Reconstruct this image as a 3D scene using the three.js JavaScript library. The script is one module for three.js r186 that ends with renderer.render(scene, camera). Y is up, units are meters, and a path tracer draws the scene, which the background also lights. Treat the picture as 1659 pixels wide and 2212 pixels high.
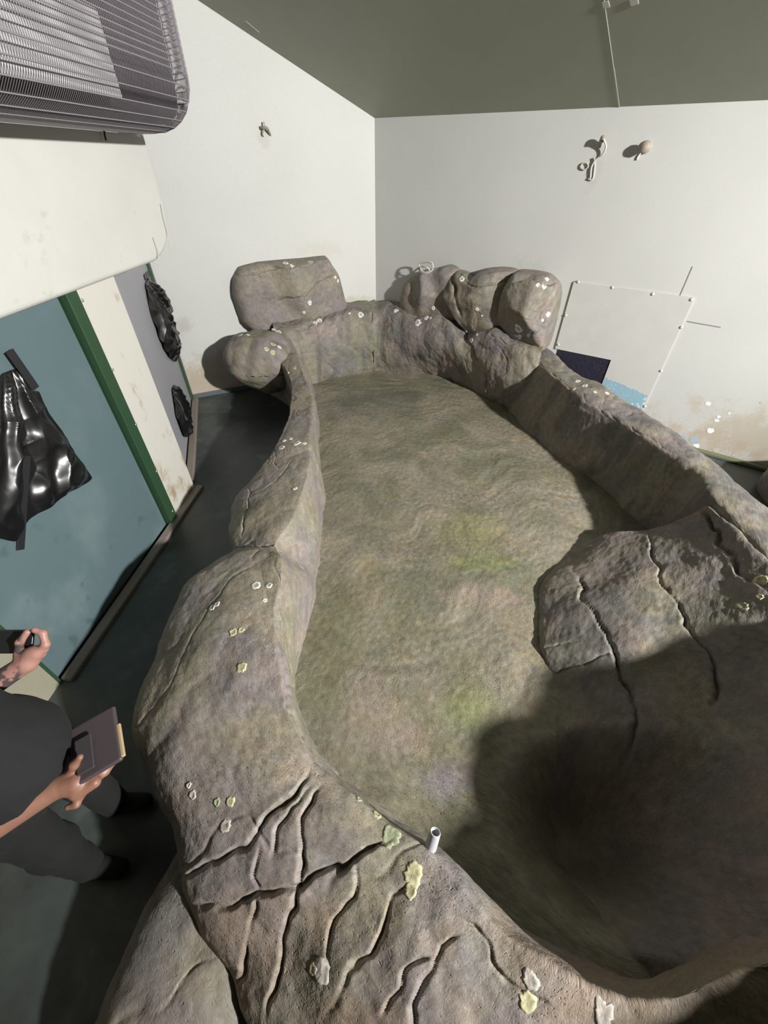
import * as THREE from 'three';
import { ImprovedNoise } from 'three/addons/math/ImprovedNoise.js';
import { mergeGeometries } from 'three/addons/utils/BufferGeometryUtils.js';
import { RoundedBoxGeometry } from 'three/addons/geometries/RoundedBoxGeometry.js';
import { MarchingCubes } from 'three/addons/objects/MarchingCubes.js';
import { RectAreaLightUniformsLib } from 'three/addons/lights/RectAreaLightUniformsLib.js';

// ------------------------------------------------------------------ camera, light, exposure
const scene = new THREE.Scene();
scene.background = new THREE.Color(0x000000);
const camera = new THREE.PerspectiveCamera(103.63, 1659 / 2212, 0.05, 60);
camera.position.set(0, 2.45, 0);
camera.rotation.order = 'YXZ';
camera.rotation.set(-41.2 * Math.PI / 180, 0, 0.4 * Math.PI / 180);
const renderer = new THREE.WebGLRenderer({ antialias: true });
renderer.toneMapping = THREE.LinearToneMapping;
renderer.toneMappingExposure = 1.0;
renderer.shadowMap.enabled = true;
RectAreaLightUniformsLib.init();
const LAMP = new THREE.Vector3(5.7, 4.2, 2.2);          // flood lamp under the roof, right of the pool
const AIM = new THREE.Vector3(0.2, 1.05, -3.4);
const lamp = new THREE.SpotLight(new THREE.Color(1.0, 0.98, 0.945), 440, 0, 0.62, 0.4, 2);   // wide reflector lamp
lamp.position.copy(LAMP); lamp.target.position.copy(AIM); lamp.castShadow = true; lamp.shadow.radius = 7; lamp.shadow.mapSize.set(4096, 4096); scene.add(lamp, lamp.target);

// ------------------------------------------------------------------ helpers
const V3 = (x, y, z) => new THREE.Vector3(x, y, z);
const vec = a => new THREE.Vector3(a[0], a[1], a[2]);
const P = new ImprovedNoise();
const noise = (x, y, z) => P.noise(x, y, z);
function fbm(x, y, z, o = 4) { let s = 0, a = 0.5, f = 1; for (let i = 0; i < o; i++) { s += a * noise(x * f + i * 7.3, y * f + i * 3.1, z * f - i * 5.7); a *= 0.5; f *= 2.03; } return s; }
function rng(seed) { let s = seed >>> 0; return () => { s = (s + 0x6D2B79F5) >>> 0; let t = s; t = Math.imul(t ^ (t >>> 15), t | 1); t ^= t + Math.imul(t ^ (t >>> 7), t | 61); return ((t ^ (t >>> 14)) >>> 0) / 4294967296; }; }
const clamp = (x, a = 0, b = 1) => Math.min(b, Math.max(a, x));
const sstep = (a, b, x) => { const t = clamp((x - a) / (b - a)); return t * t * (3 - 2 * t); };
const lerp = (a, b, t) => a + (b - a) * t;
const taken = {};
function numbered(n) { if (!(n in taken)) { taken[n] = 0; return n; } taken[n]++; return n + '_' + String(taken[n]).padStart(3, '0'); }
function mesh(name, geo, mat, parent) {
  const m = new THREE.Mesh(geo, mat); m.castShadow = true; m.receiveShadow = true;
  m.name = parent ? name : numbered(name); (parent || scene).add(m); return m;
}
function tag(o, label, category, group) { o.userData.label = label; o.userData.category = category; if (group) o.userData.group = group; return o; }
function thing(name, pos, label, category, group) { const g = new THREE.Group(); g.name = numbered(name); g.position.set(...pos); scene.add(g); return tag(g, label, category, group); }
function struct(name, geo, mat, label, category) { const m = mesh(name, geo, mat); m.userData.kind = 'structure'; if (label) tag(m, label, category); return m; }
function shiftGeo(geo, o) { geo.translate(-o.position.x, -o.position.y, -o.position.z); return geo; }
function box(w, h, d, x, y, z, r = 0.004) { const g = new RoundedBoxGeometry(w, h, d, 2, Math.min(r, w / 2.1, h / 2.1, d / 2.1)); g.translate(x, y, z); return g; }

// periodic noise textures
function tex(n, fn, srgb) {
  const d = new Uint8Array(n * n * 4);
  for (let j = 0; j < n; j++) for (let i = 0; i < n; i++) { const c = fn(i / n, j / n); const k = (j * n + i) * 4; for (let q = 0; q < 3; q++) d[k + q] = clamp(c[q]) * 255; d[k + 3] = 255; }
  const t = new THREE.DataTexture(d, n, n); t.wrapS = t.wrapT = THREE.RepeatWrapping; t.magFilter = THREE.LinearFilter; t.minFilter = THREE.LinearMipmapLinearFilter; t.generateMipmaps = true;
  if (srgb) t.colorSpace = THREE.SRGBColorSpace; t.needsUpdate = true; return t;
}
function pn(u, v, f, seed) { // tileable 3D-torus style noise: blend of four shifted copies
  const a = noise(u * f, v * f, seed), b = noise((u - 1) * f, v * f, seed), c = noise(u * f, (v - 1) * f, seed), d = noise((u - 1) * f, (v - 1) * f, seed);
  return ((a * (1 - u) + b * u) * (1 - v) + (c * (1 - u) + d * u) * v);
}
function pf(u, v, f, seed, o = 4) { let s = 0, a = 0.5; for (let i = 0; i < o; i++) { s += a * pn(u, v, f, seed + i * 9.17); a *= 0.55; f *= 2; } return s; }

const rockBump = tex(768, (u, v) => {
  let h = 0.5 + 0.45 * pf(u, v, 14, 3.3, 5);
  const c = Math.abs(pn(u, v, 9, 31.7) + 0.35 * pn(u, v, 31, 8.2)); h -= 0.07 * Math.exp(-(c * c) / 0.0016);
  const pit = pn(u, v, 60, 77.1); h -= 0.25 * sstep(0.28, 0.55, pit);
  h += 0.1 * pn(u, v, 120, 41.3);
  return [h, h, h];
});
const rockGrain = tex(768, (u, v) => {
  let g = 0.86 + 0.2 * pf(u, v, 22, 12.3, 5) + 0.1 * pn(u, v, 90, 5.5);
  const w = pf(u, v, 7, 55.5, 3) * 0.12;
  return [g + w * 0.6, g + w * 0.1, g - w * 0.6];
}, true);
rockGrain.repeat.set(1.25, 1.25); rockBump.repeat.set(1.6, 1.6);
const wetRough = tex(512, (u, v) => { const r = 0.42 + 0.5 * pf(u, v, 10, 91.2, 5); return [r, r, r]; });
wetRough.repeat.set(1.1, 1.1);
const rockMat = new THREE.MeshStandardMaterial({ vertexColors: true, map: rockGrain, bumpMap: rockBump, bumpScale: 0.0065, roughness: 0.66 });
const basinMat = new THREE.MeshStandardMaterial({ vertexColors: true, map: rockGrain, bumpMap: rockBump, bumpScale: 0.009, roughness: 1, roughnessMap: wetRough });

// rock paint, in linear base colour: brown grey, purple grey, olive, ochre
const PAL = { brown: [0.299, 0.264, 0.207], purple: [0.269, 0.234, 0.222], olive: [0.199, 0.204, 0.126], ochre: [0.359, 0.269, 0.183], slate: [0.159, 0.159, 0.157], pink: [0.378, 0.304, 0.253] };
const mix3 = (a, b, t) => [lerp(a[0], b[0], t), lerp(a[1], b[1], t), lerp(a[2], b[2], t)];
function rockColor(p, o = {}) {
  const { x, y, z } = p; const s = o.seed || 0;
  let c = mix3(PAL.brown, PAL.purple, sstep(-0.12, 0.2, fbm(x * 2.1 + s, y * 2.1, z * 2.1, 3)));
  c = mix3(c, PAL.olive, (o.olive ?? 0.55) * sstep(0.0, 0.3, fbm(x * 1.7 + 11 + s, y * 1.7 + 4, z * 1.7, 4)));
  c = mix3(c, PAL.slate, (o.slate ?? 0.5) * sstep(0.06, 0.32, fbm(x * 2.6 - 7 + s, y * 1.6 + 9, z * 2.6, 4)));
  c = mix3(c, PAL.pink, (o.pink ?? 0.45) * sstep(0.1, 0.34, fbm(x * 3.1 + 23 + s, y * 3.1, z * 3.1 + 3, 4)));
  const g = 1 + 0.35 * fbm(x * 14, y * 14, z * 14 + s, 3);
  return [c[0] * g, c[1] * g, c[2] * g].map(q => Math.max(0.02, q) * (o.gain ?? 1));
}
// relief of cast artificial rock
function rockRelief(p, o = {}) {
  const { x, y, z } = p, a = o.amp ?? 1, s = o.seed || 0;
  let h = 0.055 * fbm(x * 1.9 + s, y * 1.9, z * 1.9, 2) + (o.mid ?? 0.02) * fbm(x * 5 + s, y * 5, z * 5 + 2, 3);
  h += 0.005 * fbm(x * 24, y * 24, z * 24, 3);
  const fa = fbm(x * 2.6 + s, y * 2.6 + 8, z * 2.6, 2); h += (o.facet ?? 0.05) * (Math.abs(fa) - 0.12);
  const n1 = noise(x * 1.5 + s + 5, y * 2.2, z * 1.5), c = Math.abs(n1 + 0.12 * noise(x * 7, y * 7, z * 7));
  h -= (o.crease ?? 0.006) * Math.exp(-(c * c) / 0.00022);
  return h * a;
}
// cracks: polylines [[x,y,z],...] with a recessed line and one proud lip
function makeCracks(list) {
  return list.map(([pts, depth, w, lip, dim3]) => {
    const q = pts.map(vec); const bb = new THREE.Box3().setFromPoints(q).expandByScalar(0.16);
    return { q, depth: depth * 0.62, w: w * 0.52, lip: lip * 0.3, bb, dim3 };
  });
}
function unfold(p) { // position along the two white walls, measured from their corner
  const x = p.x + 0.137, z = p.z + 6.336; const dL = 0.4446 * x + 0.8957 * z, dR = -0.5592 * x + 0.8290 * z;
  return dL < dR ? -(-0.8957 * x + 0.4446 * z) : 0.8290 * x + 0.5592 * z;
}
function wallCracks(list) { return list.map(([pts, depth, w, lip]) => { const q = pts.map(a => V3(unfold(vec(a)), 0, -a[1])); return { q, depth, w: w * 0.8, lip, bb: new THREE.Box3().setFromPoints(q).expandByScalar(0.16), flat: true }; }); }
const flatP = new THREE.Vector3();
function crackRelief(p0, cracks) {
  let p = p0; if (cracks.length && cracks[0].flat) p = flatP.set(unfold(p0), 0, -p0.y);
  let h = 0;
  for (const c of cracks) {
    const b = c.bb; if (p.x < b.min.x || p.x > b.max.x || p.z < b.min.z || p.z > b.max.z) continue;
    if (c.dim3 && (p.y < b.min.y || p.y > b.max.y)) continue;
    let best = 1e9, side = 1, tt = 0; const n = c.q.length - 1;
    const wx = 0.035 * noise(p.x * 7, p.y * 7, p.z * 7) + 0.012 * noise(p.x * 23, p.y * 23, p.z * 23), wz = 0.035 * noise(p.x * 7 + 50, p.y * 7, p.z * 7) + 0.012 * noise(p.x * 23 + 9, p.y * 23, p.z * 23);
    for (let i = 0; i < n; i++) {
      const A = c.q[i], B = c.q[i + 1]; const ax = p.x + wx - A.x, az = p.z + wz - A.z, bx = B.x - A.x, bz = B.z - A.z, ay = c.dim3 ? p.y - A.y : 0, by = c.dim3 ? B.y - A.y : 0;
      const t = clamp((ax * bx + az * bz + ay * by) / (bx * bx + bz * bz + by * by)); const dx = ax - bx * t, dz = az - bz * t, dy = ay - by * t; const d = Math.sqrt(dx * dx + dz * dz + dy * dy);
      if (d < best) { best = d; side = Math.sign(bx * az - bz * ax) || 1; tt = (i + t) / n; }
    }
    if (best < 0.16) {
      const fade = (sstep(0, 0.12, tt) * sstep(0, 0.16, 1 - tt) * 0.9 + 0.1) * clamp(0.8 + 0.9 * noise(p.x * 9, p.y * 9 + 3, p.z * 9), 0.25, 1.3);
      h -= c.depth * fade * Math.exp(-(best * best) / (c.w * c.w));
      h += side * c.lip * fade * (1 - Math.exp(-best / c.w)) * Math.exp(-best / 0.05);
    }
  }
  return h;
}
// a surface through a net of points (rows x columns), relief along its normal
function cr(a, b, c, d, t) { const t2 = t * t, t3 = t2 * t; return 0.5 * (2 * b + (c - a) * t + (2 * a - 5 * b + 4 * c - d) * t2 + (3 * b - a - 3 * c + d) * t3); }
function netPoint(net, u, v) {
  const R = net.length, C = net[0].length; const iu = Math.min(R - 2, Math.floor(u)), iv = Math.min(C - 2, Math.floor(v)); const fu = u - iu, fv = v - iv;
  const out = [0, 0, 0]; const ri = k => net[clamp(iu + k, 0, R - 1)], ci = k => clamp(iv + k, 0, C - 1);
  for (let q = 0; q < 3; q++) { const r = []; for (let k = -1; k < 3; k++) { const row = ri(k); r.push(cr(row[ci(-1)][q], row[ci(0)][q], row[ci(1)][q], row[ci(2)][q], fv)); } out[q] = cr(r[0], r[1], r[2], r[3], fu); }
  return out;
}
function netSurface(net, nu, nv, o = {}) {
  const base = [], R = net.length - 1, C = net[0].length - 1;
  for (let i = 0; i <= nu; i++) { const row = []; for (let j = 0; j <= nv; j++) row.push(vec(netPoint(net, R * i / nu, C * j / nv))); base.push(row); }
  const pos = [], col = [], uv = [], idx = []; const flip = o.flip ? -1 : 1; const t1 = V3(), t2 = V3(), n = V3();
  let ulen = 0;
  for (let i = 0; i <= nu; i++) {
    if (i) ulen += base[i][nv >> 1].distanceTo(base[i - 1][nv >> 1]); let vlen = 0;
    for (let j = 0; j <= nv; j++) {
      const p = base[i][j]; if (j) vlen += p.distanceTo(base[i][j - 1]);
      t1.subVectors(base[Math.min(nu, i + 1)][j], base[Math.max(0, i - 1)][j]); t2.subVectors(base[i][Math.min(nv, j + 1)], base[i][Math.max(0, j - 1)]);
      n.crossVectors(t1, t2).normalize().multiplyScalar(flip);
      let h = (o.relief === null ? 0 : rockRelief(p, o)) + (o.cracks ? crackRelief(p, o.cracks) : 0) + (o.extra ? o.extra(p, i / nu, j / nv) : 0);
      const q = p.clone().addScaledVector(n, h); if (o.drop) q.y -= o.drop(p);
      pos.push(q.x, q.y, q.z); uv.push(ulen, vlen); col.push(...(o.color || rockColor)(p, o));
      if (i < nu && j < nv) { const a = i * (nv + 1) + j, b = a + 1, c = a + nv + 1, d = c + 1; if (flip > 0) idx.push(a, c, b, b, c, d); else idx.push(a, b, c, b, d, c); }
    }
  }
  const g = new THREE.BufferGeometry(); g.setAttribute('position', new THREE.Float32BufferAttribute(pos, 3)); g.setAttribute('uv', new THREE.Float32BufferAttribute(uv, 2)); g.setAttribute('color', new THREE.Float32BufferAttribute(col, 3)); g.setIndex(idx); g.computeVertexNormals(); return g;
}
// a boulder standing out of a wall: outline in the wall's plane, pillowed towards the room
const CORNER = V3(-0.137, 0, -6.336);
const WALL = { L: { a: V3(-0.8957, 0, 0.4446), n: V3(0.4446, 0, 0.8957) }, R: { a: V3(0.8290, 0, 0.5592), n: V3(-0.5592, 0, 0.8290) } };
function wallBoulder(w, outline, D, o = {}) {
  const W = WALL[w]; const pts = outline.map(q => { const p = vec(q).sub(CORNER); return [p.dot(W.a), q[1]]; });
  let ca = 0, cy = 0; for (const p of pts) { ca += p[0]; cy += p[1]; } ca /= pts.length; cy /= pts.length;
  const N = o.N || 180, M = o.M || 60, K = pts.length; const ring = [];
  for (let i = 0; i <= N; i++) { const t = (i % N) / N * K, k = Math.floor(t), f = t - k; const g = q => pts[(k + q + K) % K]; ring.push([0, 1].map(q => lerp(cr(g(-1)[q], g(0)[q], g(1)[q], g(2)[q], f), lerp(g(0)[q], g(1)[q], f), o.sharp ?? 0.45))); }
  const R0 = rng((o.seed || 1) * 77 + 5), cuts = []; for (let k = 0; k < (o.cuts ?? 7); k++) { const th = (k + 0.7 * R0()) / (o.cuts ?? 7) * 6.2832; cuts.push([Math.cos(th), Math.sin(th), 0.25 + 0.55 * R0(), D * (0.98 + 0.16 * R0())]); }
  const pos = [], uv = [], col = [], idx = []; const q = V3(), n = V3();
  for (let j = 0; j <= M; j++) for (let i = 0; i <= N; i++) {
    const s = j / M, r = s < 0.8 ? s / 0.8 * 0.94 : lerp(0.94, 1, (s - 0.8) / 0.2);
    const a = lerp(ca, ring[i][0], r), y = lerp(cy, ring[i][1], r);
    const e = o.edge || 5; let d = D * Math.pow(Math.max(0, 1 - Math.pow(r, e)), 0.5); d *= 1 + (o.lean || 0) * (y - cy) + (o.turn || 0) * (a - ca); const dFull = d; for (const [cx, cy2, sl, d0] of cuts) { const v = d0 - sl * (cx * (a - ca) + cy2 * (y - cy)); const kk = 0.025, hh = clamp(0.5 + 0.5 * (v - d) / kk); d = lerp(v, d, hh) - kk * hh * (1 - hh); } { const lo = dFull * 0.66, kk = 0.03, hh = clamp(0.5 + 0.5 * (d - lo) / kk); d = lerp(lo, d, hh) + kk * hh * (1 - hh) * (dFull > 0.05 ? 1 : 0); } d -= 0.03 * sstep(0.97, 1, r);
    q.copy(CORNER).addScaledVector(W.a, a).addScaledVector(W.n, d); q.y = y;
    n.copy(W.n).multiplyScalar(1 - r * r * 0.9).addScaledVector(W.a, (a - ca) * 1.3 * r * r); n.y += (y - cy) * 1.3 * r * r; n.normalize();
    const h = (rockRelief(q, o) + (o.cracks ? crackRelief(q, o.cracks) : 0)) * (1 - sstep(0.965, 1, r));
    col.push(...rockColor(q, o)); q.addScaledVector(n, h); pos.push(q.x, q.y, q.z); uv.push(a, y + d);
    if (j < M && i < N) { const A = j * (N + 1) + i, B = A + 1, C = A + N + 1, E = C + 1; idx.push(A, C, B, B, C, E); }
  }
  const g = new THREE.BufferGeometry(); g.setAttribute('position', new THREE.Float32BufferAttribute(pos, 3)); g.setAttribute('uv', new THREE.Float32BufferAttribute(uv, 2)); g.setAttribute('color', new THREE.Float32BufferAttribute(col, 3));
  const ar = ring.reduce((s, p, i) => { const b = ring[(i + 1) % ring.length]; return s + p[0] * b[1] - p[1] * b[0]; }, 0);
  // orientation: outward is W.n
  const cross = V3().crossVectors(W.a, V3(0, 1, 0)).dot(W.n); if (ar * cross < 0) for (let k = 0; k < idx.length; k += 3) { const t = idx[k + 1]; idx[k + 1] = idx[k + 2]; idx[k + 2] = t; }
  g.setIndex(idx); g.computeVertexNormals(); return g;
}
// a free boulder: a sphere pulled to shape
function freeBoulder(c, r, o = {}) {
  const N = o.N || 160, M = o.M || 90, pos = [], uv = [], col = [], idx = []; const n = V3(), q = V3();
  for (let j = 0; j <= M; j++) for (let i = 0; i <= N; i++) {
    const th = Math.PI * j / M, ph = 2 * Math.PI * i / N; n.set(Math.sin(th) * Math.cos(ph), Math.cos(th), Math.sin(th) * Math.sin(ph));
    const e = o.box || 3; const k = Math.pow(Math.pow(Math.abs(n.x), e) + Math.pow(Math.abs(n.y), e) + Math.pow(Math.abs(n.z), e), -1 / e);
    q.set(n.x * k * r[0], n.y * k * r[1], n.z * k * r[2]); if (o.shape) o.shape(q); q.add(vec(c));
    const h = rockRelief(q, o) + (o.cracks ? crackRelief(q, o.cracks) : 0); col.push(...rockColor(q, o)); q.addScaledVector(n, h); pos.push(q.x, q.y, q.z); uv.push(q.x + 0.4 * q.y, q.z + 0.7 * q.y);
    if (j < M && i < N) { const A = j * (N + 1) + i, B = A + 1, C = A + N + 1, E = C + 1; idx.push(A, B, C, B, E, C); }
  }
  const g = new THREE.BufferGeometry(); g.setAttribute('position', new THREE.Float32BufferAttribute(pos, 3)); g.setAttribute('uv', new THREE.Float32BufferAttribute(uv, 2)); g.setAttribute('color', new THREE.Float32BufferAttribute(col, 3)); g.setIndex(idx); g.computeVertexNormals(); return g;
}
function tubeGeo(pts, r, seg = 24, rad = 6, closed = false) { return new THREE.TubeGeometry(new THREE.CatmullRomCurve3(pts.map(p => p.isVector3 ? p : vec(p)), closed), seg, r, rad, closed); }

// ------------------------------------------------------------------ the room
// plan: corner of the two white walls, door wall on the left, shed roof rising away from the right wall
const plaster = tex(1024, (u, v) => { const g = 0.955 + 0.05 * pf(u, v, 6, 2.2, 5) + 0.018 * pn(u, v, 160, 9.1); return [g, g, g * 0.985]; }, true);
const plasterBump = tex(512, (u, v) => { const h = 0.5 + 0.3 * pf(u, v, 5, 6.2, 4) + 0.25 * pf(u, v, 60, 4.2, 3); return [h, h, h]; });
const rightA = V3(0.829, 0, 0.5592);
const RMID = CORNER.clone().addScaledVector(rightA, 5.6); const RFAR = CORNER.clone().addScaledVector(rightA, 9.6);            // far end of the right wall
const LFAR = CORNER.clone().addScaledVector(WALL.L.a, 2.86);          // near end of the left wall
// stains on the white walls: brown splash dirt above the floor and rust runs, painted into the wall's own map
function wallMap(w, h, marks, seed) {
  const nx = 1024, ny = Math.max(256, Math.round(1024 * h / w)); const d = new Uint8Array(nx * ny * 4);
  for (let j = 0; j < ny; j++) for (let i = 0; i < nx; i++) {
    const a = i / nx * w, y = j / ny * h;
    let g = 0.755 + 0.028 * fbm(a * 1.2 + seed, y * 1.2, seed, 4) + 0.014 * noise(a * 90, y * 90, seed); let c = [g, g * 1.004, g * 0.985];
    for (const m of marks) {
      const dx = (a - m[0]) / m[2], dy = (y - m[1]) / m[3]; const r = Math.sqrt(dx * dx + dy * dy); if (r > 2) continue;
      const nn = fbm(a * 9 + m[0] * 5, y * 6, seed + m[1], 4) * 0.9 + fbm(a * 40, y * 30, seed, 2) * 0.5;
      const k = m[5] * sstep(1.15, 0.35, r + nn); c = mix3(c, m[4], k);
    }
    const q = (j * nx + i) * 4; for (let z = 0; z < 3; z++) d[q + z] = clamp(c[z]) * 255; d[q + 3] = 255;
  }
  const t = new THREE.DataTexture(d, nx, ny); t.magFilter = THREE.LinearFilter; t.minFilter = THREE.LinearMipmapLinearFilter; t.generateMipmaps = true; t.colorSpace = THREE.SRGBColorSpace; t.needsUpdate = true; return t;
}
const DIRT = [0.601, 0.510, 0.400], RUST = [0.655, 0.573, 0.455], GREY = [0.637, 0.628, 0.601], GREEN = [0.601, 0.610, 0.510];
function wallSlab(A, B, h0, h1, out, thick) { // wall from A to B with its own top heights, thickness away from the room
  const a = A.clone(), b = B.clone(), n = out.clone().multiplyScalar(thick); const L = a.distanceTo(b), H = Math.max(h0, h1);
  const v = [[a.x, -0.1, a.z], [b.x, -0.1, b.z], [b.x, h1, b.z], [a.x, h0, a.z]]; const o = v.map(p => [p[0] + n.x, p[1], p[2] + n.z]);
  const quads = [[v[0], v[1], v[2], v[3]], [o[1], o[0], o[3], o[2]], [v[3], v[2], o[2], o[3]], [v[1], o[1], o[2], v[2]], [o[0], v[0], v[3], o[3]], [o[0], o[1], v[1], v[0]]];
  const pos = [], uv = [], idx = []; quads.forEach((Q, k) => { const s = pos.length / 3; Q.forEach(p => { pos.push(...p); const dd = Math.hypot(p[0] - a.x, p[2] - a.z); uv.push(k === 0 ? dd / L : 0.5, k === 0 ? p[1] / H : 0.5); }); idx.push(s, s + 1, s + 2, s, s + 2, s + 3); });
  const g = new THREE.BufferGeometry(); g.setAttribute('position', new THREE.Float32BufferAttribute(pos, 3)); g.setAttribute('uv', new THREE.Float32BufferAttribute(uv, 2)); g.setIndex(idx); g.computeVertexNormals(); return g;
}
const roofY = p => Math.min(5.2, 2.8 + 0.466 * WALL.R.n.dot(V3(p.x, 0, p.z).sub(CORNER)));
{
  const yL = roofY(LFAR);
  const mL = new THREE.MeshStandardMaterial({ map: wallMap(2.86, yL, [[2.75, 0.1, 0.7, 0.4, [0.655, 0.592, 0.501], 0.6], [2.2, 0.2, 0.6, 0.4, [0.673, 0.619, 0.546], 0.55], [0.75, 1.58, 0.3, 0.1, [0.728, 0.710, 0.664], 0.5], [0.35, 0.95, 0.4, 0.08, GREEN, 0.4], [2.6, 0.9, 0.14, 0.1, GREY, 0.5], [1.28, 2.62, 0.1, 0.12, GREY, 0.3]], 1.7), bumpMap: plasterBump, bumpScale: 0.002, roughness: 0.62 });
  struct('wall_left', wallSlab(CORNER, LFAR, 2.8, yL, WALL.L.n.clone().negate(), 0.2), mL, 'white painted wall behind the upright rock slab', 'wall');
  const mR = new THREE.MeshStandardMaterial({ map: wallMap(5.6, 2.8, [[3.4, 0.28, 0.45, 0.24, [0.692, 0.637, 0.546], 0.7], [4.1, 0.05, 0.9, 0.25, [0.728, 0.682, 0.637], 0.7], [2.5, 2.38, 0.1, 0.2, GREY, 0.25], [2.1, 1.2, 0.3, 0.5, GREEN, 0.18], [5.2, 0.3, 1.2, 0.4, RUST, 0.4]], 4.1), bumpMap: plasterBump, bumpScale: 0.002, roughness: 0.62 });
  struct('wall_right', wallSlab(CORNER, RMID, 2.8, 2.8, WALL.R.n.clone().negate(), 0.2), mR, 'white painted wall with the screwed access panel', 'wall');
}
const darkPaint = new THREE.MeshStandardMaterial({ color: new THREE.Color().setRGB(0.06, 0.065, 0.055), map: plaster, bumpMap: plasterBump, bumpScale: 0.002, roughness: 0.75 });  // unseen walls kept this dark to cut bounced light
// ceiling: sloping boards, then a flat strip
const roofMat = new THREE.MeshStandardMaterial({ color: new THREE.Color().setRGB(0.34, 0.355, 0.29), map: plaster, bumpMap: plasterBump, bumpScale: 0.0015, roughness: 0.55 });
{
  const A = CORNER.clone().addScaledVector(WALL.R.a, -5), B = CORNER.clone().addScaledVector(WALL.R.a, 14); const s = 2.4 / 0.466;
  const corners = (d0, y0, d1, y1, t) => { const q = [[A, d0, y0], [B, d0, y0], [B, d1, y1], [A, d1, y1]].map(([p, d, y]) => { const r = p.clone().addScaledVector(WALL.R.n, d); r.y = y; return r; }); return q.concat(q.map(p => p.clone().add(V3(0, t, 0)))); };
  const slab = q => { const f = [[3, 2, 1, 0], [4, 5, 6, 7], [0, 1, 5, 4], [1, 2, 6, 5], [2, 3, 7, 6], [3, 0, 4, 7]]; const pos = [], uv = [], idx = []; f.forEach(F => { const s0 = pos.length / 3; F.forEach((k) => { const p = q[k], r = p.clone().sub(CORNER); pos.push(p.x, p.y, p.z); uv.push(r.dot(WALL.R.a) / 2, r.dot(WALL.R.n) / 2); }); idx.push(s0, s0 + 1, s0 + 2, s0, s0 + 2, s0 + 3); }); const g = new THREE.BufferGeometry(); g.setAttribute('position', new THREE.Float32BufferAttribute(pos, 3)); g.setAttribute('uv', new THREE.Float32BufferAttribute(uv, 2)); g.setIndex(idx); g.computeVertexNormals(); return g; };
  const g = mergeGeometries([slab(corners(-0.4, 2.8 - 0.4 * 0.466, s, 5.2, 0.15)), slab(corners(s, 5.2, 14, 5.2, 0.15))]);
  struct('ceiling', g, roofMat, 'grey green sloping ceiling above the white walls', 'ceiling');
}
// door wall, running towards the camera on the left
const dD = V3(0.06976, 0, -0.99756), nD = V3(0.99756, 0, 0.06976), PD = V3(-1.897, 0, -2.6);     // PD: foot of the green frame
const DW = (s, y, d) => PD.clone().addScaledVector(dD, s).addScaledVector(nD, d).setY(y);         // s: along the wall to the back, d: out into the room
function wallBox(s0, s1, y0, y1, d0, d1, r = 0.004) { const g = new RoundedBoxGeometry(d1 - d0, y1 - y0, s1 - s0, 2, Math.min(r, (d1 - d0) / 2.2, (y1 - y0) / 2.2, (s1 - s0) / 2.2)); g.rotateY(Math.atan2(-nD.z, nD.x)); const c = DW((s0 + s1) / 2, (y0 + y1) / 2, (d0 + d1) / 2); g.translate(c.x, c.y, c.z); return g; }
const white = new THREE.MeshStandardMaterial({ color: new THREE.Color().setRGB(0.48, 0.48, 0.465), map: plaster, bumpMap: plasterBump, bumpScale: 0.002, roughness: 0.55 });
const cream = new THREE.MeshStandardMaterial({ color: new THREE.Color().setRGB(0.3, 0.285, 0.22), map: plaster, roughness: 0.6 });
const pillarMap = tex(512, (u, v) => { let c = [0.76, 0.75, 0.72]; const n = pf(u, v, 6, 17.1, 5); const n2 = pf(u, v, 24, 3.1, 3); c = mix3(c, [0.56, 0.48, 0.36], 0.8 * sstep(0.12, 0.5, n * 0.9 + n2 * 0.5 + 0.2 * sstep(0.4, 1, v))); return c; }, true);
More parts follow.
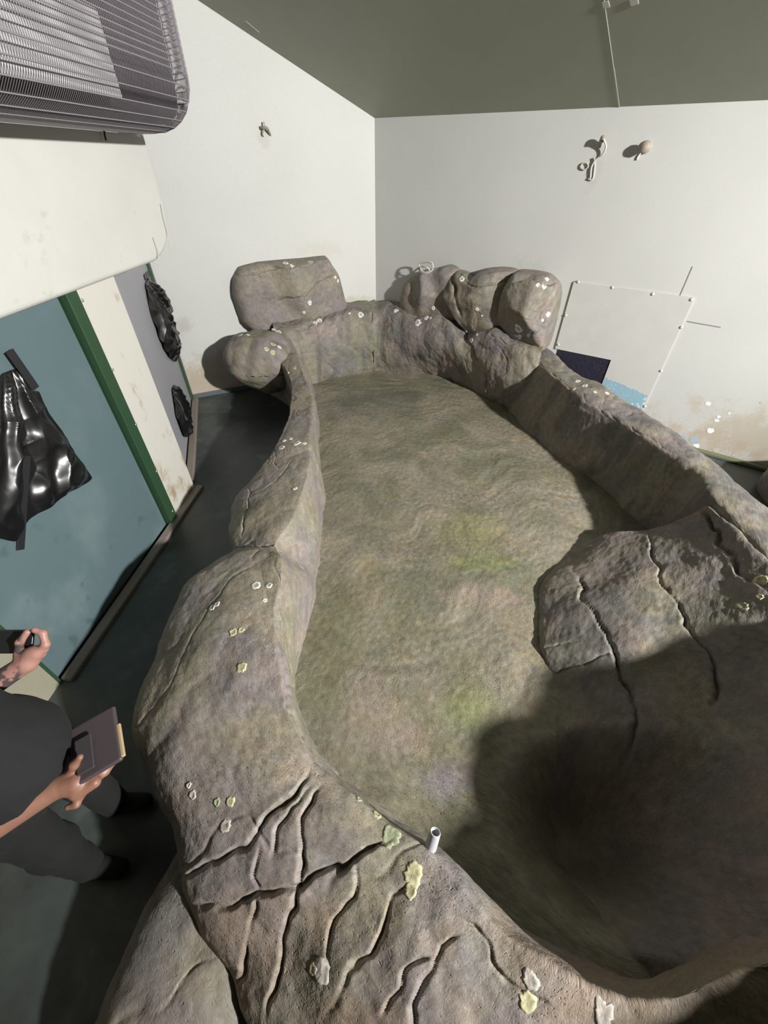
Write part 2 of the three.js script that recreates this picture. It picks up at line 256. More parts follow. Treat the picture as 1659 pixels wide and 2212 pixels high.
{
  const g = wallBox(0.1, 0.54, -0.05, 1.92, -0.22, 0.0, 0.02); const uv = g.attributes.uv, ps = g.attributes.position; for (let i = 0; i < uv.count; i++) uv.setXY(i, (ps.getZ(i) + ps.getX(i)) * 0.9, 1 - clamp((ps.getY(i) + 0.05) / 1.97, 0.001, 0.999));
  struct('wall_door', g, new THREE.MeshStandardMaterial({ map: pillarMap, roughness: 0.55 }), 'white pillar with brown stains between the teal door and the grey panel', 'wall');
  struct('wall_near', wallBox(-8, -1.42, -0.05, 1.92, -0.22, 0.0), cream, 'cream wall beside the near edge of the teal door', 'wall');
  // white bulkhead above the doors, rounded at its end
  const sh = new THREE.Shape(); const s1 = 1.3, y0 = 1.885, y1 = 3.85; sh.moveTo(-1.9, y0); sh.lineTo(0.96, y0); sh.bezierCurveTo(1.14, y0 + 0.02, s1 - 0.02, y0 + 0.1, s1, y0 + 0.26); sh.lineTo(s1, y1); sh.lineTo(-1.9, y1); sh.closePath();
  const bg = new THREE.ExtrudeGeometry(sh, { depth: 0.6, bevelEnabled: true, bevelThickness: 0.03, bevelSize: 0.03, bevelSegments: 4, curveSegments: 16, steps: 1 });
  { const p = bg.attributes.position, uv = bg.attributes.uv; for (let i = 0; i < p.count; i++) { const s = p.getX(i), y = p.getY(i), d = -0.6 + p.getZ(i) + 0.05; const q = DW(s, y, d); uv.setXY(i, s / 2, y / 2); p.setXYZ(i, q.x, q.y, q.z); } bg.computeVertexNormals(); }
  const bulkMap = tex(1024, (u, v) => { const g = 0.755 + 0.036 * pf(u, v, 5, 21.2, 5); let c = [g, g * 1.002, g * 0.975]; const n = pf(u, v, 5, 33.2, 5) + 0.5 * pf(u, v, 30, 13.2, 3); c = mix3(c, [0.64, 0.61, 0.54], 0.6 * sstep(0.2, 0.5, n)); c = mix3(c, [0.36, 0.35, 0.31], 0.8 * sstep(0.36, 0.46, pf(u, v, 12, 63.2, 4) + 0.2 * pf(u, v, 60, 3.7, 2))); return c; }, true);
  struct('wall_bulkhead', bg, new THREE.MeshStandardMaterial({ map: bulkMap, bumpMap: plasterBump, bumpScale: 0.002, roughness: 0.55 }), 'white bulkhead above the teal door with a rounded end', 'wall');
}
// walls that close the room out of sight
{
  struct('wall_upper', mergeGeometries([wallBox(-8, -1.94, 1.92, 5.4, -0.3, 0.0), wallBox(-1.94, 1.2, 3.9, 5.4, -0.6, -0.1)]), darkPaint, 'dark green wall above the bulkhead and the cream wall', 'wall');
  const dEnd = DW(-8, 0, -0.1); const RB = V3(RFAR.x - 0.2, 0, 5.6);
  struct('wall_side', wallSlab(RMID, RFAR, 2.8, 2.8, WALL.R.n.clone().negate(), 0.2), darkPaint, 'unseen end of the right wall, darkened to cut bounced light', 'wall');
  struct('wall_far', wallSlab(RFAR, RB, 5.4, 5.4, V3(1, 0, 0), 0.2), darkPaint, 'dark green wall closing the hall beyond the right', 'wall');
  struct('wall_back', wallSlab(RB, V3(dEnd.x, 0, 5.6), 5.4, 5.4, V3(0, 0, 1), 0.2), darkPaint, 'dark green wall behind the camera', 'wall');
  const e1 = DW(1.2, 0, -0.75), e0 = LFAR.clone();
  struct('wall_recess', wallSlab(e0, DW(0.55, 0, -0.72), 5.2, 5.2, V3(-1, 0, 0), 0.2), white, 'white wall in the recess behind the grey panel', 'wall');
}
// outer floor
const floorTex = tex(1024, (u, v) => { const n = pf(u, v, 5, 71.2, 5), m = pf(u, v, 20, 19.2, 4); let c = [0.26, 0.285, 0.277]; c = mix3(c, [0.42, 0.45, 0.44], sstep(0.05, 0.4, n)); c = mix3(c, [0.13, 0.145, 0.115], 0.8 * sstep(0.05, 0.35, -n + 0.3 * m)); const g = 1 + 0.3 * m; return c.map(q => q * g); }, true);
{
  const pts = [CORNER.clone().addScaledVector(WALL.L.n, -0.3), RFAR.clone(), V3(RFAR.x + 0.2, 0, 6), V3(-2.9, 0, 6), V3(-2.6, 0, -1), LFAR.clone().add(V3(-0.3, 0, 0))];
  const sh = new THREE.Shape(pts.map(p => new THREE.Vector2(p.x, -p.z))); const hollowHole = new THREE.Path(); hollowHole.absellipse(1.12, 0.46, 0.6, 0.44, 0, Math.PI * 2); sh.holes.push(hollowHole); const g = new THREE.ExtrudeGeometry(sh, { depth: 0.15, bevelEnabled: false }); g.rotateX(-Math.PI / 2); g.translate(0, -0.15, 0);
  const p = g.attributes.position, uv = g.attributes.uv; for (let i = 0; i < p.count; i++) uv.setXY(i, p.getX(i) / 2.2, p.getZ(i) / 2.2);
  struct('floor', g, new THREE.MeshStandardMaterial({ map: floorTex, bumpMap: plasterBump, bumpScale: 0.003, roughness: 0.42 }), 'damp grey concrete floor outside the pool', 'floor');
}

// ------------------------------------------------------------------ the rock pool
const FLOORY = 0.09;
const shadeHollowDepth = p => { const q = Math.hypot((p.x - 1.12) / 0.6, (p.z + 0.46) / 0.44); return 0.42 * sstep(1.0, 0.1, q); };   // hollow sunk into the near end to deepen the shade there
const sq = a => a.map(q => q);
// left and near rim: [inner crest, outer crest, foot inside] along the wall
const RIM = [
  [[-1.394, 0.72, -5.609], [-2.103, 0.5, -5.731], [-1.388, 0.06, -6.275]],
  [[-1.177, 0.71, -5.212], [-1.714, 0.55, -5.246], [-1.178, 0.06, -5.844]],
  [[-0.99, 0.68, -4.749], [-1.349, 0.62, -4.903], [-0.985, 0.06, -5.332]],
  [[-0.88, 0.64, -4.349], [-1.118, 0.6, -4.493], [-0.876, 0.06, -4.752]],
  [[-0.737, 0.61, -3.915], [-1.012, 0.57, -4.109], [-0.778, 0.06, -4.169]],
  [[-0.68, 0.6, -3.553], [-0.96, 0.55, -3.723], [-0.701, 0.06, -3.723]],
  [[-0.641, 0.61, -3.065], [-0.951, 0.55, -3.145], [-0.606, 0.06, -3.181]],
  [[-0.592, 0.62, -2.648], [-1.059, 0.48, -2.744], [-0.532, 0.06, -2.699]],
  [[-0.593, 0.62, -2.321], [-1.202, 0.41, -2.457], [-0.5, 0.06, -2.351]],
  [[-0.62, 0.61, -2.024], [-1.145, 0.41, -2.153], [-0.485, 0.06, -2.074]],
  [[-0.684, 0.59, -1.827], [-1.027, 0.44, -1.883], [-0.482, 0.06, -1.906]],
  [[-0.614, 0.63, -1.666], [-1.095, 0.49, -1.738], [-0.487, 0.06, -1.788]],
  [[-0.58, 0.645, -1.478], [-1.229, 0.46, -1.544], [-0.503, 0.06, -1.611]],
  [[-0.577, 0.645, -1.318], [-1.255, 0.44, -1.317], [-0.52, 0.06, -1.433]],
  [[-0.546, 0.645, -1.147], [-1.245, 0.43, -1.108], [-0.528, 0.06, -1.256]],
  [[-0.493, 0.645, -0.971], [-1.244, 0.42, -0.914], [-0.515, 0.06, -1.11]],
  [[-0.419, 0.635, -0.781], [-1.219, 0.42, -0.771], [-0.447, 0.06, -0.926]],
  [[-0.32, 0.625, -0.634], [-1.102, 0.4, -0.621], [-0.33, 0.06, -0.758]],
  [[-0.231, 0.615, -0.552], [-0.961, 0.38, -0.47], [-0.21, 0.06, -0.652]],
  [[-0.113, 0.615, -0.465], [-0.836, 0.36, -0.32], [-0.069, 0.06, -0.564]],
  [[0.009, 0.615, -0.379], [-0.775, 0.32, -0.202], [0.078, 0.06, -0.463]],
  [[0.125, 0.62, -0.315], [-0.682, 0.3, -0.098], [0.226, 0.06, -0.381]],
  [[0.214, 0.625, -0.251], [-0.541, 0.29, -0.019], [0.344, 0.06, -0.307]],
  [[0.287, 0.625, -0.184], [-0.472, 0.29, 0.085], [0.444, 0.06, -0.229]],
  [[0.362, 0.625, -0.114], [-0.346, 0.28, 0.205], [0.545, 0.06, -0.145]],
  [[0.446, 0.625, -0.056], [-0.139, 0.28, 0.294], [0.652, 0.06, -0.082]],
  [[0.551, 0.625, -0.004], [0.107, 0.28, 0.359], [0.774, 0.06, -0.027]],
  [[0.66, 0.625, 0.033], [0.34, 0.28, 0.393], [0.906, 0.06, 0.008]],
  [[0.768, 0.64, 0.047], [0.61, 0.3, 0.415], [1.027, 0.06, 0.019]],
  [[0.865, 0.66, 0.035], [0.89, 0.3, 0.414], [1.144, 0.06, -0.017]],
  [[0.972, 0.68, 0.005], [1.339, 0.3, 0.379], [1.272, 0.08, -0.067]],
  [[1.1, 0.72, -0.022], [1.904, 0.35, 0.298], [1.42, 0.12, -0.13]],
  [[1.254, 0.8, -0.039], [2.432, 0.4, 0.214], [1.628, 0.2, -0.179]],
];
const rimNet = RIM.map(([E, O, I], k) => {
  const e = vec(E), o = vec(O), i = vec(I); const out = o.clone().sub(e).setY(0).normalize(); const wide = Math.hypot(o.x - e.x, o.z - e.z);
  const at = (t, up) => { const p = e.clone().lerp(o, t); p.y += up; return [p.x, p.y, p.z]; };
  const bul = clamp((wide - 0.2) * 0.16, 0, 0.07);
  const mid = i.clone().lerp(e, 0.55).addScaledVector(out, -0.015);
  const under = o.clone().addScaledVector(out, -0.02); under.y = o.y * 0.55; const foot = o.clone().addScaledVector(out, -0.1 - 0.1 * wide); foot.y = -0.03;
  const lip = o.clone().addScaledVector(out, 0.0); lip.y = o.y * 0.82;
  const i0 = i.clone(); i0.y = 0.03;
  return [[i0.x, i0.y, i0.z], [mid.x, mid.y, mid.z], at(-0.01, -0.05), at(0.06, 0.005), at(0.3, bul * 0.75), at(0.6, bul), at(0.85, bul * 0.75), at(0.97, bul * 0.1), [lip.x, lip.y, lip.z], [under.x, under.y, under.z], [foot.x, foot.y, foot.z]];
});
const nearCracks = makeCracks([
  [[[-0.239, 0.61, -0.477],[-0.301, 0.6, -0.381],[-0.296, 0.58, -0.271],[-0.284, 0.56, -0.215],[-0.312, 0.5, -0.129],[-0.328, 0.48, -0.051],[-0.36, 0.42, 0.022],[-0.385, 0.38, 0.111]], 0.05, 0.014, 0.02],
  [[[0.059, 0.62, -0.33],[-0.096, 0.62, -0.266],[-0.209, 0.6, -0.228],[-0.285, 0.56, -0.186],[-0.441, 0.5, -0.184],[-0.535, 0.45, -0.159],[-0.706, 0.36, -0.144]], 0.05, 0.014, -0.024],
  [[[-0.095, 0.62, -0.259],[-0.119, 0.6, -0.169],[-0.16, 0.57, -0.093],[-0.181, 0.55, -0.026],[-0.209, 0.52, 0.048]], 0.03, 0.011, 0.018],
  [[[0.164, 0.63, -0.237],[0.049, 0.63, -0.161],[0.004, 0.62, -0.084],[-0.021, 0.6, -0.026],[-0.115, 0.57, 0.019],[-0.194, 0.52, 0.096]], 0.04, 0.013, 0.026],
  [[[0.246, 0.64, -0.067],[0.165, 0.64, -0.049],[0.136, 0.62, 0.028],[0.108, 0.61, 0.096],[0.074, 0.58, 0.19]], 0.04, 0.012, 0.022],
  [[[0.148, 0.64, -0.037],[0.088, 0.63, -0.02],[0.054, 0.61, 0.039],[0.014, 0.59, 0.098]], 0.03, 0.01, 0.02],
  [[[-0.302, 0.61, -0.533],[-0.364, 0.6, -0.442],[-0.485, 0.57, -0.343],[-0.598, 0.52, -0.294],[-0.7, 0.42, -0.236],[-0.766, 0.36, -0.235]], 0.055, 0.016, 0.03],
  [[[-0.448, 0.5, -0.177],[-0.467, 0.42, -0.065],[-0.482, 0.36, 0.035]], 0.03, 0.012, 0.02],
  [[[-0.298, 0.61, -0.473],[-0.347, 0.6, -0.415],[-0.386, 0.58, -0.349],[-0.387, 0.56, -0.272]], 0.02, 0.01, 0.012],
  [[[-0.454, 0.57, -0.336],[-0.459, 0.54, -0.249],[-0.434, 0.52, -0.191]], 0.02, 0.008, 0.01],
  [[[-0.679, 0.6, -1.809],[-0.798, 0.58, -1.794],[-0.947, 0.5, -1.836],[-1.059, 0.42, -1.902]], 0.04, 0.012, -0.025],
  [[[-0.578, 0.65, -1.314],[-0.501, 0.65, -1.041],[-0.456, 0.65, -0.878],[-0.37, 0.63, -0.705],[-0.255, 0.62, -0.567]], 0.02, 0.012, 0.012],
  [[[-0.975, 0.56, -2.763],[-0.968, 0.58, -3.018],[-0.856, 0.6, -2.641]], 0.02, 0.01, 0.006],
  [[[-1.062, 0.5, -2.528],[-0.994, 0.5, -2.196],[-0.988, 0.47, -1.987]], 0.022, 0.009, 0.008],
  [[[0.259, 0.64, -0.112],[0.333, 0.64, -0.038],[0.401, 0.64, 0.025],[0.509, 0.63, 0.076]], 0.02, 0.012, -0.015],
]);
const rockPool = thing('rock_pool', [0.6, 0, -3], 'drained pool of cast artificial rock with a pale winding rim', 'pool');
const SPOTS = [];      // surfaces that carry lichen
function rimColor(p, o) {
  const c = rockColor(p, { olive: 0.35, slate: 0.25, pink: 0.4, gain: 1.2 });
  const w = sstep(-0.35, -0.1, p.z); const near = mix3(c, PAL.ochre, 0.6 * w * sstep(0.05, 0.35, fbm(p.x * 2.4 + 9, p.y, p.z * 2.4, 3) + sstep(0.1, 0.5, p.x) * 0.3));
  return near;
}
const rimGeo = netSurface(rimNet, 1050, 420, { flip: true, cracks: nearCracks, color: rimColor, crease: 0.006, amp: 0.8 });
const rim = mesh('rim_wall', shiftGeo(rimGeo, rockPool), rockMat, rockPool); rim.userData.label = 'pale brown winding rim with strata cracks';
// right rim
const RRIM = [
  [[1.557, 0.8, -5.079], [1.88, 0.8, -5.086]], [[1.685, 0.74, -4.889], [2.001, 0.74, -4.789]], [[1.831, 0.7, -4.214], [2.155, 0.7, -4.256]], [[1.969, 0.68, -3.736], [2.316, 0.68, -3.954]], [[2.131, 0.67, -3.378], [2.442, 0.66, -3.654]], [[2.249, 0.66, -3.066], [2.535, 0.65, -3.334]],
  [[2.325, 0.66, -2.736], [2.634, 0.63, -3.06]], [[2.393, 0.66, -2.533], [2.656, 0.62, -2.787]], [[2.351, 0.66, -2.261], [2.671, 0.62, -2.543]], [[2.334, 0.66, -1.981], [2.686, 0.62, -2.303]], [[2.324, 0.66, -1.67], [2.713, 0.62, -2.043]],
  [[2.27, 0.67, -1.32], [2.58, 0.6, -1.34]], [[2.22, 0.82, -0.96], [2.58, 0.74, -0.98]], [[2.2, 1.03, -0.57], [2.62, 0.92, -0.58]], [[2.2, 1.24, -0.15], [2.66, 1.1, -0.12]], [[2.2, 1.41, 0.28], [2.7, 1.26, 0.34]], [[2.2, 1.58, 0.54], [2.72, 1.4, 0.62]], [[2.2, 1.74, 0.85], [2.74, 1.5, 0.92]], [[2.22, 1.7, 1.25], [2.74, 1.45, 1.25]], [[2.26, 1.3, 1.6], [2.72, 1.1, 1.6]], [[2.3, 0.4, 1.85], [2.66, 0.3, 1.85]],
];
const rrimNet = RRIM.map(([E, O]) => {
  const e = vec(E), o = vec(O); const out = o.clone().sub(e).setY(0).normalize(); const at = (t, up) => { const p = e.clone().lerp(o, t); p.y += up; return [p.x, p.y, p.z]; };
  const f = (p, d, y) => { const q = p.clone().addScaledVector(out, d); return [q.x, y, q.z]; };
  return [f(e, -0.2 - 0.25 * (e.y - 0.66), 0.03), f(e, -0.13 - 0.18 * (e.y - 0.66), e.y * 0.3), f(e, -0.06, e.y * 0.64), f(e, -0.02, e.y - 0.07), at(0.05, 0.0), at(0.4, 0.025), at(0.8, 0.02), at(1, -0.02), f(o, 0.03, o.y - 0.1), f(o, 0.02, 0.25), f(o, 0.05, -0.03)];
});
const rrimCracks = makeCracks([
  [[[1.678, 0.74, -4.905],[1.948, 0.69, -3.84],[2.247, 0.66, -3.121],[2.373, 0.66, -2.723]], 0.015, 0.012, 0.01],
  [[[1.923, 0.6, -3.819],[1.959, 0.4, -3.853],[1.961, 0.2, -3.766]], 0.03, 0.015, 0.015, true],
  [[[2.183, 0.6, -3.438],[2.169, 0.4, -3.351]], 0.02, 0.015, 0.01, true],
]);
const streak = (p, c, k) => mix3(c, [0.085, 0.085, 0.082], k * sstep(0.02, 0.22, fbm(p.x * 6 + 4, p.y * 1.1, p.z * 6, 4)));
function rrimColor(p) { const c = rockColor(p, { olive: 0.4, slate: 0.7, pink: 0.25, seed: 2 }); return streak(p, c, 0.45); }
const rrimGeo = netSurface(rrimNet, 560, 130, { flip: false, cracks: rrimCracks, color: rrimColor, seed: 3, extra: p => 0.02 * fbm(p.x * 9, p.y * 2.2, p.z * 9, 3) * (p.y < 0.6 ? 1 : 0) });
const rrim = mesh('rim_wall', shiftGeo(rrimGeo, rockPool), rockMat, rockPool); rrim.userData.label = 'dark grey rim wall with darker streaks';
// basin floor
{
  const left = [[-5.95, -1.0], [-5.2, -1.1], [-4.3, -0.9], [-3.5, -0.75], [-2.8, -0.62], [-2.2, -0.58], [-1.6, -0.62], [-1.1, -0.6], [-0.7, -0.42], [-0.4, -0.05], [-0.2, 0.2], [0.1, 0.55]];
  const right = [[-5.95, 0.6], [-5.2, 1.75], [-4.6, 2.0], [-3.8, 2.2], [-3.2, 2.4], [-2.4, 2.5], [-1.6, 2.4], [-0.9, 2.3], [-0.3, 2.1], [0.1, 1.9]];
  const at = (T, z) => { for (let i = 1; i < T.length; i++) if (z <= T[i][0]) { const t = (z - T[i - 1][0]) / (T[i][0] - T[i - 1][0]); return lerp(T[i - 1][1], T[i][1], clamp(t)); } return T[T.length - 1][1]; };
  const net = []; for (let k = 0; k <= 30; k++) { const z = lerp(-5.9, 0.1, k / 30); const a = at(left, z), b = at(right, z); const row = []; for (let j = 0; j <= 12; j++) { const x = lerp(a, b, j / 12); row.push([x, FLOORY, z]); } net.push(row); }
  const spotsC = [ // algae and pink wash copied from the floor's own patches: x, z, rx, rz, colour, strength
    [[0.705, 0.09, -2.443], 0.34, 0.3, [0.369, 0.331, 0.157], 0.55], [[0.762, 0.09, -2.107], 0.3, 0.12, [0.233, 0.265, 0.110], 0.6], [[0.486, 0.09, -0.996], 0.2, 0.14, [0.273, 0.290, 0.125], 0.6],
    [[0.737, 0.09, -1.776], 0.34, 0.1, PAL.pink, 0.8], [[-0.101, 0.09, -1.099], 0.16, 0.25, PAL.pink, 0.55], [[0.085, 0.09, -0.823], 0.2, 0.09, PAL.pink, 0.5], [[0.316, 0.09, -0.651], 0.16, 0.1, [0.206, 0.173, 0.220], 0.6],
    [[-0.099, 0.09, -1.938], 0.12, 0.3, [0.342, 0.290, 0.173], 0.5], [[0.325, 0.09, -3.306], 0.6, 0.14, PAL.pink, 0.35], [[-0.186, 0.09, -4.831], 0.7, 0.5, [0.151, 0.152, 0.117], 0.7], [[-0.336, 0.09, -1.538], 0.25, 0.5, [0.219, 0.205, 0.125], 0.6], [[0.548, 0.09, -1.407], 0.3, 0.2, [0.261, 0.238, 0.173], 0.5], [[0.166, 0.09, -1.615], 0.2, 0.25, [0.206, 0.205, 0.140], 0.6]];
  const color = p => {
    let c = mix3([0.31, 0.275, 0.205], [0.235, 0.225, 0.155], sstep(-0.15, 0.15, fbm(p.x * 1.6 + 3, 1, p.z * 1.6, 4)));
    for (const [q, rx, rz, k, s] of spotsC) { const dx = (p.x - q[0]) / rx, dz = (p.z - q[2]) / rz; const r = Math.sqrt(dx * dx + dz * dz) + 0.8 * fbm(p.x * 4, 2, p.z * 4 + q[0], 4); if (r < 1.6) c = mix3(c, k, s * sstep(1.25, 0.3, r)); }
    const wx = 0.5 * noise(p.x * 1.7, 0, p.z * 1.7), wz = 0.5 * noise(p.x * 1.7, 7, p.z * 1.7); const sw = fbm((p.x + wx) * 3, 5, (p.z + wz) * 6, 4); const g = 1 + 0.5 * sw + 0.3 * fbm(p.x * 22, 3, p.z * 26, 3);
    return c.map(q => Math.max(0.02, q * g));
  };
  const extra = p => { const wx = 0.5 * noise(p.x * 1.7, 0, p.z * 1.7), wz = 0.5 * noise(p.x * 1.7, 7, p.z * 1.7); const w = fbm((p.x + wx) * 3, 0, (p.z + wz) * 7, 4); return 0.012 * w + 0.05 * fbm(p.x * 1.1, 4, p.z * 1.1, 2) + 0.006 * fbm(p.x * 24, 1, p.z * 30, 3); };
  const g = netSurface(net, 460, 330, { relief: null, extra, color, flip: false, drop: shadeHollowDepth });
  const b = mesh('basin_floor', shiftGeo(g, rockPool), basinMat, rockPool); b.userData.label = 'wet olive and pink streaked basin floor';
}
// ramp out of the pool on the right
const RAMP = [
  [[1.576, 0.04, -2.381], [1.594, 0.1, -2.322], [1.846, 0.22, -2.309], [2.085, 0.33, -2.26], [2.272, 0.48, -2.254], [2.309, 0.6, -2.193]],
  [[1.315, 0.04, -2.075], [1.307, 0.13, -2.007], [1.684, 0.27, -1.977], [1.982, 0.38, -1.969], [2.195, 0.5, -1.966], [2.326, 0.62, -1.956]],
  [[1.15, 0.04, -1.817], [1.15, 0.14, -1.758], [1.522, 0.3, -1.625], [1.878, 0.41, -1.599], [2.136, 0.52, -1.641], [2.323, 0.63, -1.678]],
  [[1.036, 0.04, -1.44], [1.026, 0.15, -1.381], [1.384, 0.3, -1.304], [1.777, 0.42, -1.278], [2.042, 0.53, -1.299], [2.285, 0.66, -1.331]],
  [[1.035, 0.04, -1.232], [1.045, 0.1, -1.217], [1.38, 0.25, -1.156], [1.764, 0.4, -1.107], [2.029, 0.53, -1.103], [2.248, 0.68, -1.069]],
  [[0.907, 0.04, -0.943], [0.966, 0.09, -0.924], [1.332, 0.22, -0.923], [1.715, 0.38, -0.929], [1.962, 0.54, -0.926], [2.21, 0.7, -0.895]],
  [[0.781, 0.04, -0.587], [0.863, 0.07, -0.58], [1.241, 0.19, -0.61], [1.608, 0.38, -0.653], [1.818, 0.58, -0.663], [2.102, 0.75, -0.675]],
  [[0.734, 0.04, -0.275], [0.836, 0.06, -0.288], [1.202, 0.17, -0.338], [1.457, 0.4, -0.378], [1.637, 0.62, -0.422], [1.94, 0.8, -0.466]],
  [[0.827, 0.04, -0.078], [0.919, 0.06, -0.091], [1.185, 0.2, -0.15], [1.339, 0.45, -0.194], [1.464, 0.7, -0.238], [1.665, 0.95, -0.258]],
  [[0.945, 0.03, 0.008], [1.038, 0.08, -0.005], [1.148, 0.3, -0.049], [1.262, 0.52, -0.097], [1.371, 0.75, -0.136], [1.604, 0.95, -0.14]],
  [[0.995, 0, 0.084], [1.081, 0.06, 0.07], [1.156, 0.35, 0.026], [1.233, 0.6, -0.024], [1.347, 0.8, -0.057], [1.628, 0.95, -0.054]],
  [[1.004, 0, 0.206], [1.083, 0.05, 0.201], [1.167, 0.35, 0.149], [1.261, 0.55, 0.109], [1.365, 0.75, 0.09], [1.633, 0.9, 0.08]],
];
const rampCracks = makeCracks([
  [[[1.41, 0.2, -2.015],[1.346, 0.25, -1.661],[1.344, 0.28, -1.427],[1.376, 0.28, -1.234],[1.37, 0.25, -1.035],[1.313, 0.22, -0.83],[1.236, 0.2, -0.666]], 0.06, 0.016, 0.03],
  [[[2.036, 0.34, -2.249],[1.88, 0.36, -1.898],[1.811, 0.37, -1.648],[1.775, 0.4, -1.352],[1.781, 0.4, -1.094],[1.658, 0.38, -0.816]], 0.055, 0.016, 0.028],
  [[[2.305, 0.52, -2.286],[2.24, 0.53, -1.937],[2.2, 0.55, -1.635],[2.187, 0.56, -1.403],[2.178, 0.56, -1.167]], 0.06, 0.018, 0.03],
  [[[2.358, 0.63, -1.991],[2.335, 0.62, -1.726],[2.305, 0.64, -1.474]], 0.03, 0.014, 0.02],
  [[[0.984, 0.16, -1.238],[1.133, 0.22, -1.222],[1.378, 0.27, -1.231]], 0.03, 0.01, -0.02],
  [[[1.009, 0.2, -1.339],[1.141, 0.23, -1.334],[1.236, 0.25, -1.364]], 0.014, 0.008, -0.008],
]);
RAMP.forEach((row, k) => { const l = row[row.length - 1]; row.push(k < 4 ? [l[0] + 0.06, l[1] - 0.2, l[2]] : [Math.max(l[0] + 0.08, 2.4), l[1] + 0.04, l[2] + 0.03 * (k - 4)]); });   // runs under the rim
const rampGeo = netSurface(RAMP, 300, 260, { flip: false, cracks: rampCracks, seed: 5, crease: 0, color: p => rockColor(p, { olive: 0.45, slate: 0.55, pink: 0.5, seed: 5 }), facet: 0.03, mid: 0.012, extra: p => 0.004 * fbm(p.x * 30 + p.z * 18, 1, p.x * 9 - p.z * 9, 3), drop: shadeHollowDepth });
const ramp = mesh('ramp', shiftGeo(rampGeo, rockPool), rockMat, rockPool); ramp.userData.label = 'sloping brown slabs split by long cracks';
// rock face at the back of the pool, along both walls
const BACK = [
  [[-1.087, 0.04, -5.315], [-1.211, 0.332, -5.267], [-1.339, 0.747, -5.181], [-1.417, 0.856, -5.366], [-1.5, 0.846, -5.693]],
  [[-0.867, 0.04, -5.518], [-0.843, 0.467, -5.494], [-0.867, 0.792, -5.594], [-0.876, 0.893, -5.746], [-0.901, 0.944, -5.99]],
  [[-0.549, 0.04, -5.684], [-0.483, 0.531, -5.673], [-0.439, 0.85, -5.807], [-0.427, 0.929, -5.969], [-0.44, 0.962, -6.219]],
  [[-0.246, 0.04, -5.874], [-0.22, 0.527, -5.781], [-0.217, 0.857, -5.894], [-0.209, 0.915, -6.077], [-0.177, 0.95, -6.35]],
  [[-0.136, 0.04, -5.928], [-0.111, 0.518, -5.812], [-0.092, 0.815, -5.944], [-0.094, 0.901, -6.09], [-0.124, 0.929, -6.364]],
  [[0.093, 0.04, -5.915], [0.102, 0.543, -5.74], [0.11, 0.847, -5.832], [0.11, 0.937, -5.953], [0.112, 0.969, -6.204]],
  [[0.572, 0.04, -5.82], [0.499, 0.55, -5.545], [0.442, 0.826, -5.608], [0.426, 0.881, -5.715], [0.426, 0.952, -5.993]],
  [[0.957, 0.04, -5.596], [0.869, 0.533, -5.344], [0.76, 0.894, -5.417], [0.723, 0.955, -5.515], [0.717, 1.003, -5.796]],
  [[1.274, 0.04, -5.121], [1.182, 0.392, -5.085], [1.027, 0.696, -5.213], [0.988, 0.769, -5.336], [1.016, 0.833, -5.594]],
  [[1.355, 0.04, -4.984], [1.31, 0.448, -4.878], [1.274, 0.787, -4.95], [1.279, 0.924, -5.019], [1.353, 0.901, -5.367]],
  [[1.608, 0.04, -4.677], [1.568, 0.438, -4.631], [1.553, 0.736, -4.689], [1.572, 0.84, -4.797], [1.665, 0.83, -5.157]],
  [[1.674, 0.04, -4.404], [1.759, 0.36, -4.551], [1.765, 0.703, -4.595], [1.788, 0.847, -4.676], [1.916, 0.832, -4.988]],
];
const backCracks = wallCracks([
  [[[-0.445, 1.039, -5.848],[-0.862, 0.849, -5.597],[-1.138, 0.794, -5.393]], 0.03, 0.015, 0.015],
  [[[0.879, 0.914, -5.313],[1.059, 0.712, -5.168],[1.205, 0.498, -5.045]], 0.04, 0.02, -0.02],
  [[[1.253, 0.471, -4.964],[1.291, 0.125, -4.914]], 0.03, 0.015, 0.015],
  [[[-0.168, 0.95, -5.986],[-0.17, 0.56, -5.873],[-0.174, 0.12, -5.815]], 0.03, 0.014, 0.0],
]);
const backGeo = netSurface(BACK, 420, 170, { flip: false, cracks: backCracks, seed: 8, color: p => streak(p, rockColor(p, { olive: 0.6, slate: 0.6, pink: 0.5, seed: 8 }), 0.45), extra: p => 0.016 * fbm(p.x * 10, p.y * 2, p.z * 10, 3) });
const back = mesh('rock_face', shiftGeo(backGeo, rockPool), rockMat, rockPool); back.userData.label = 'grey green rock face in the corner of the room';

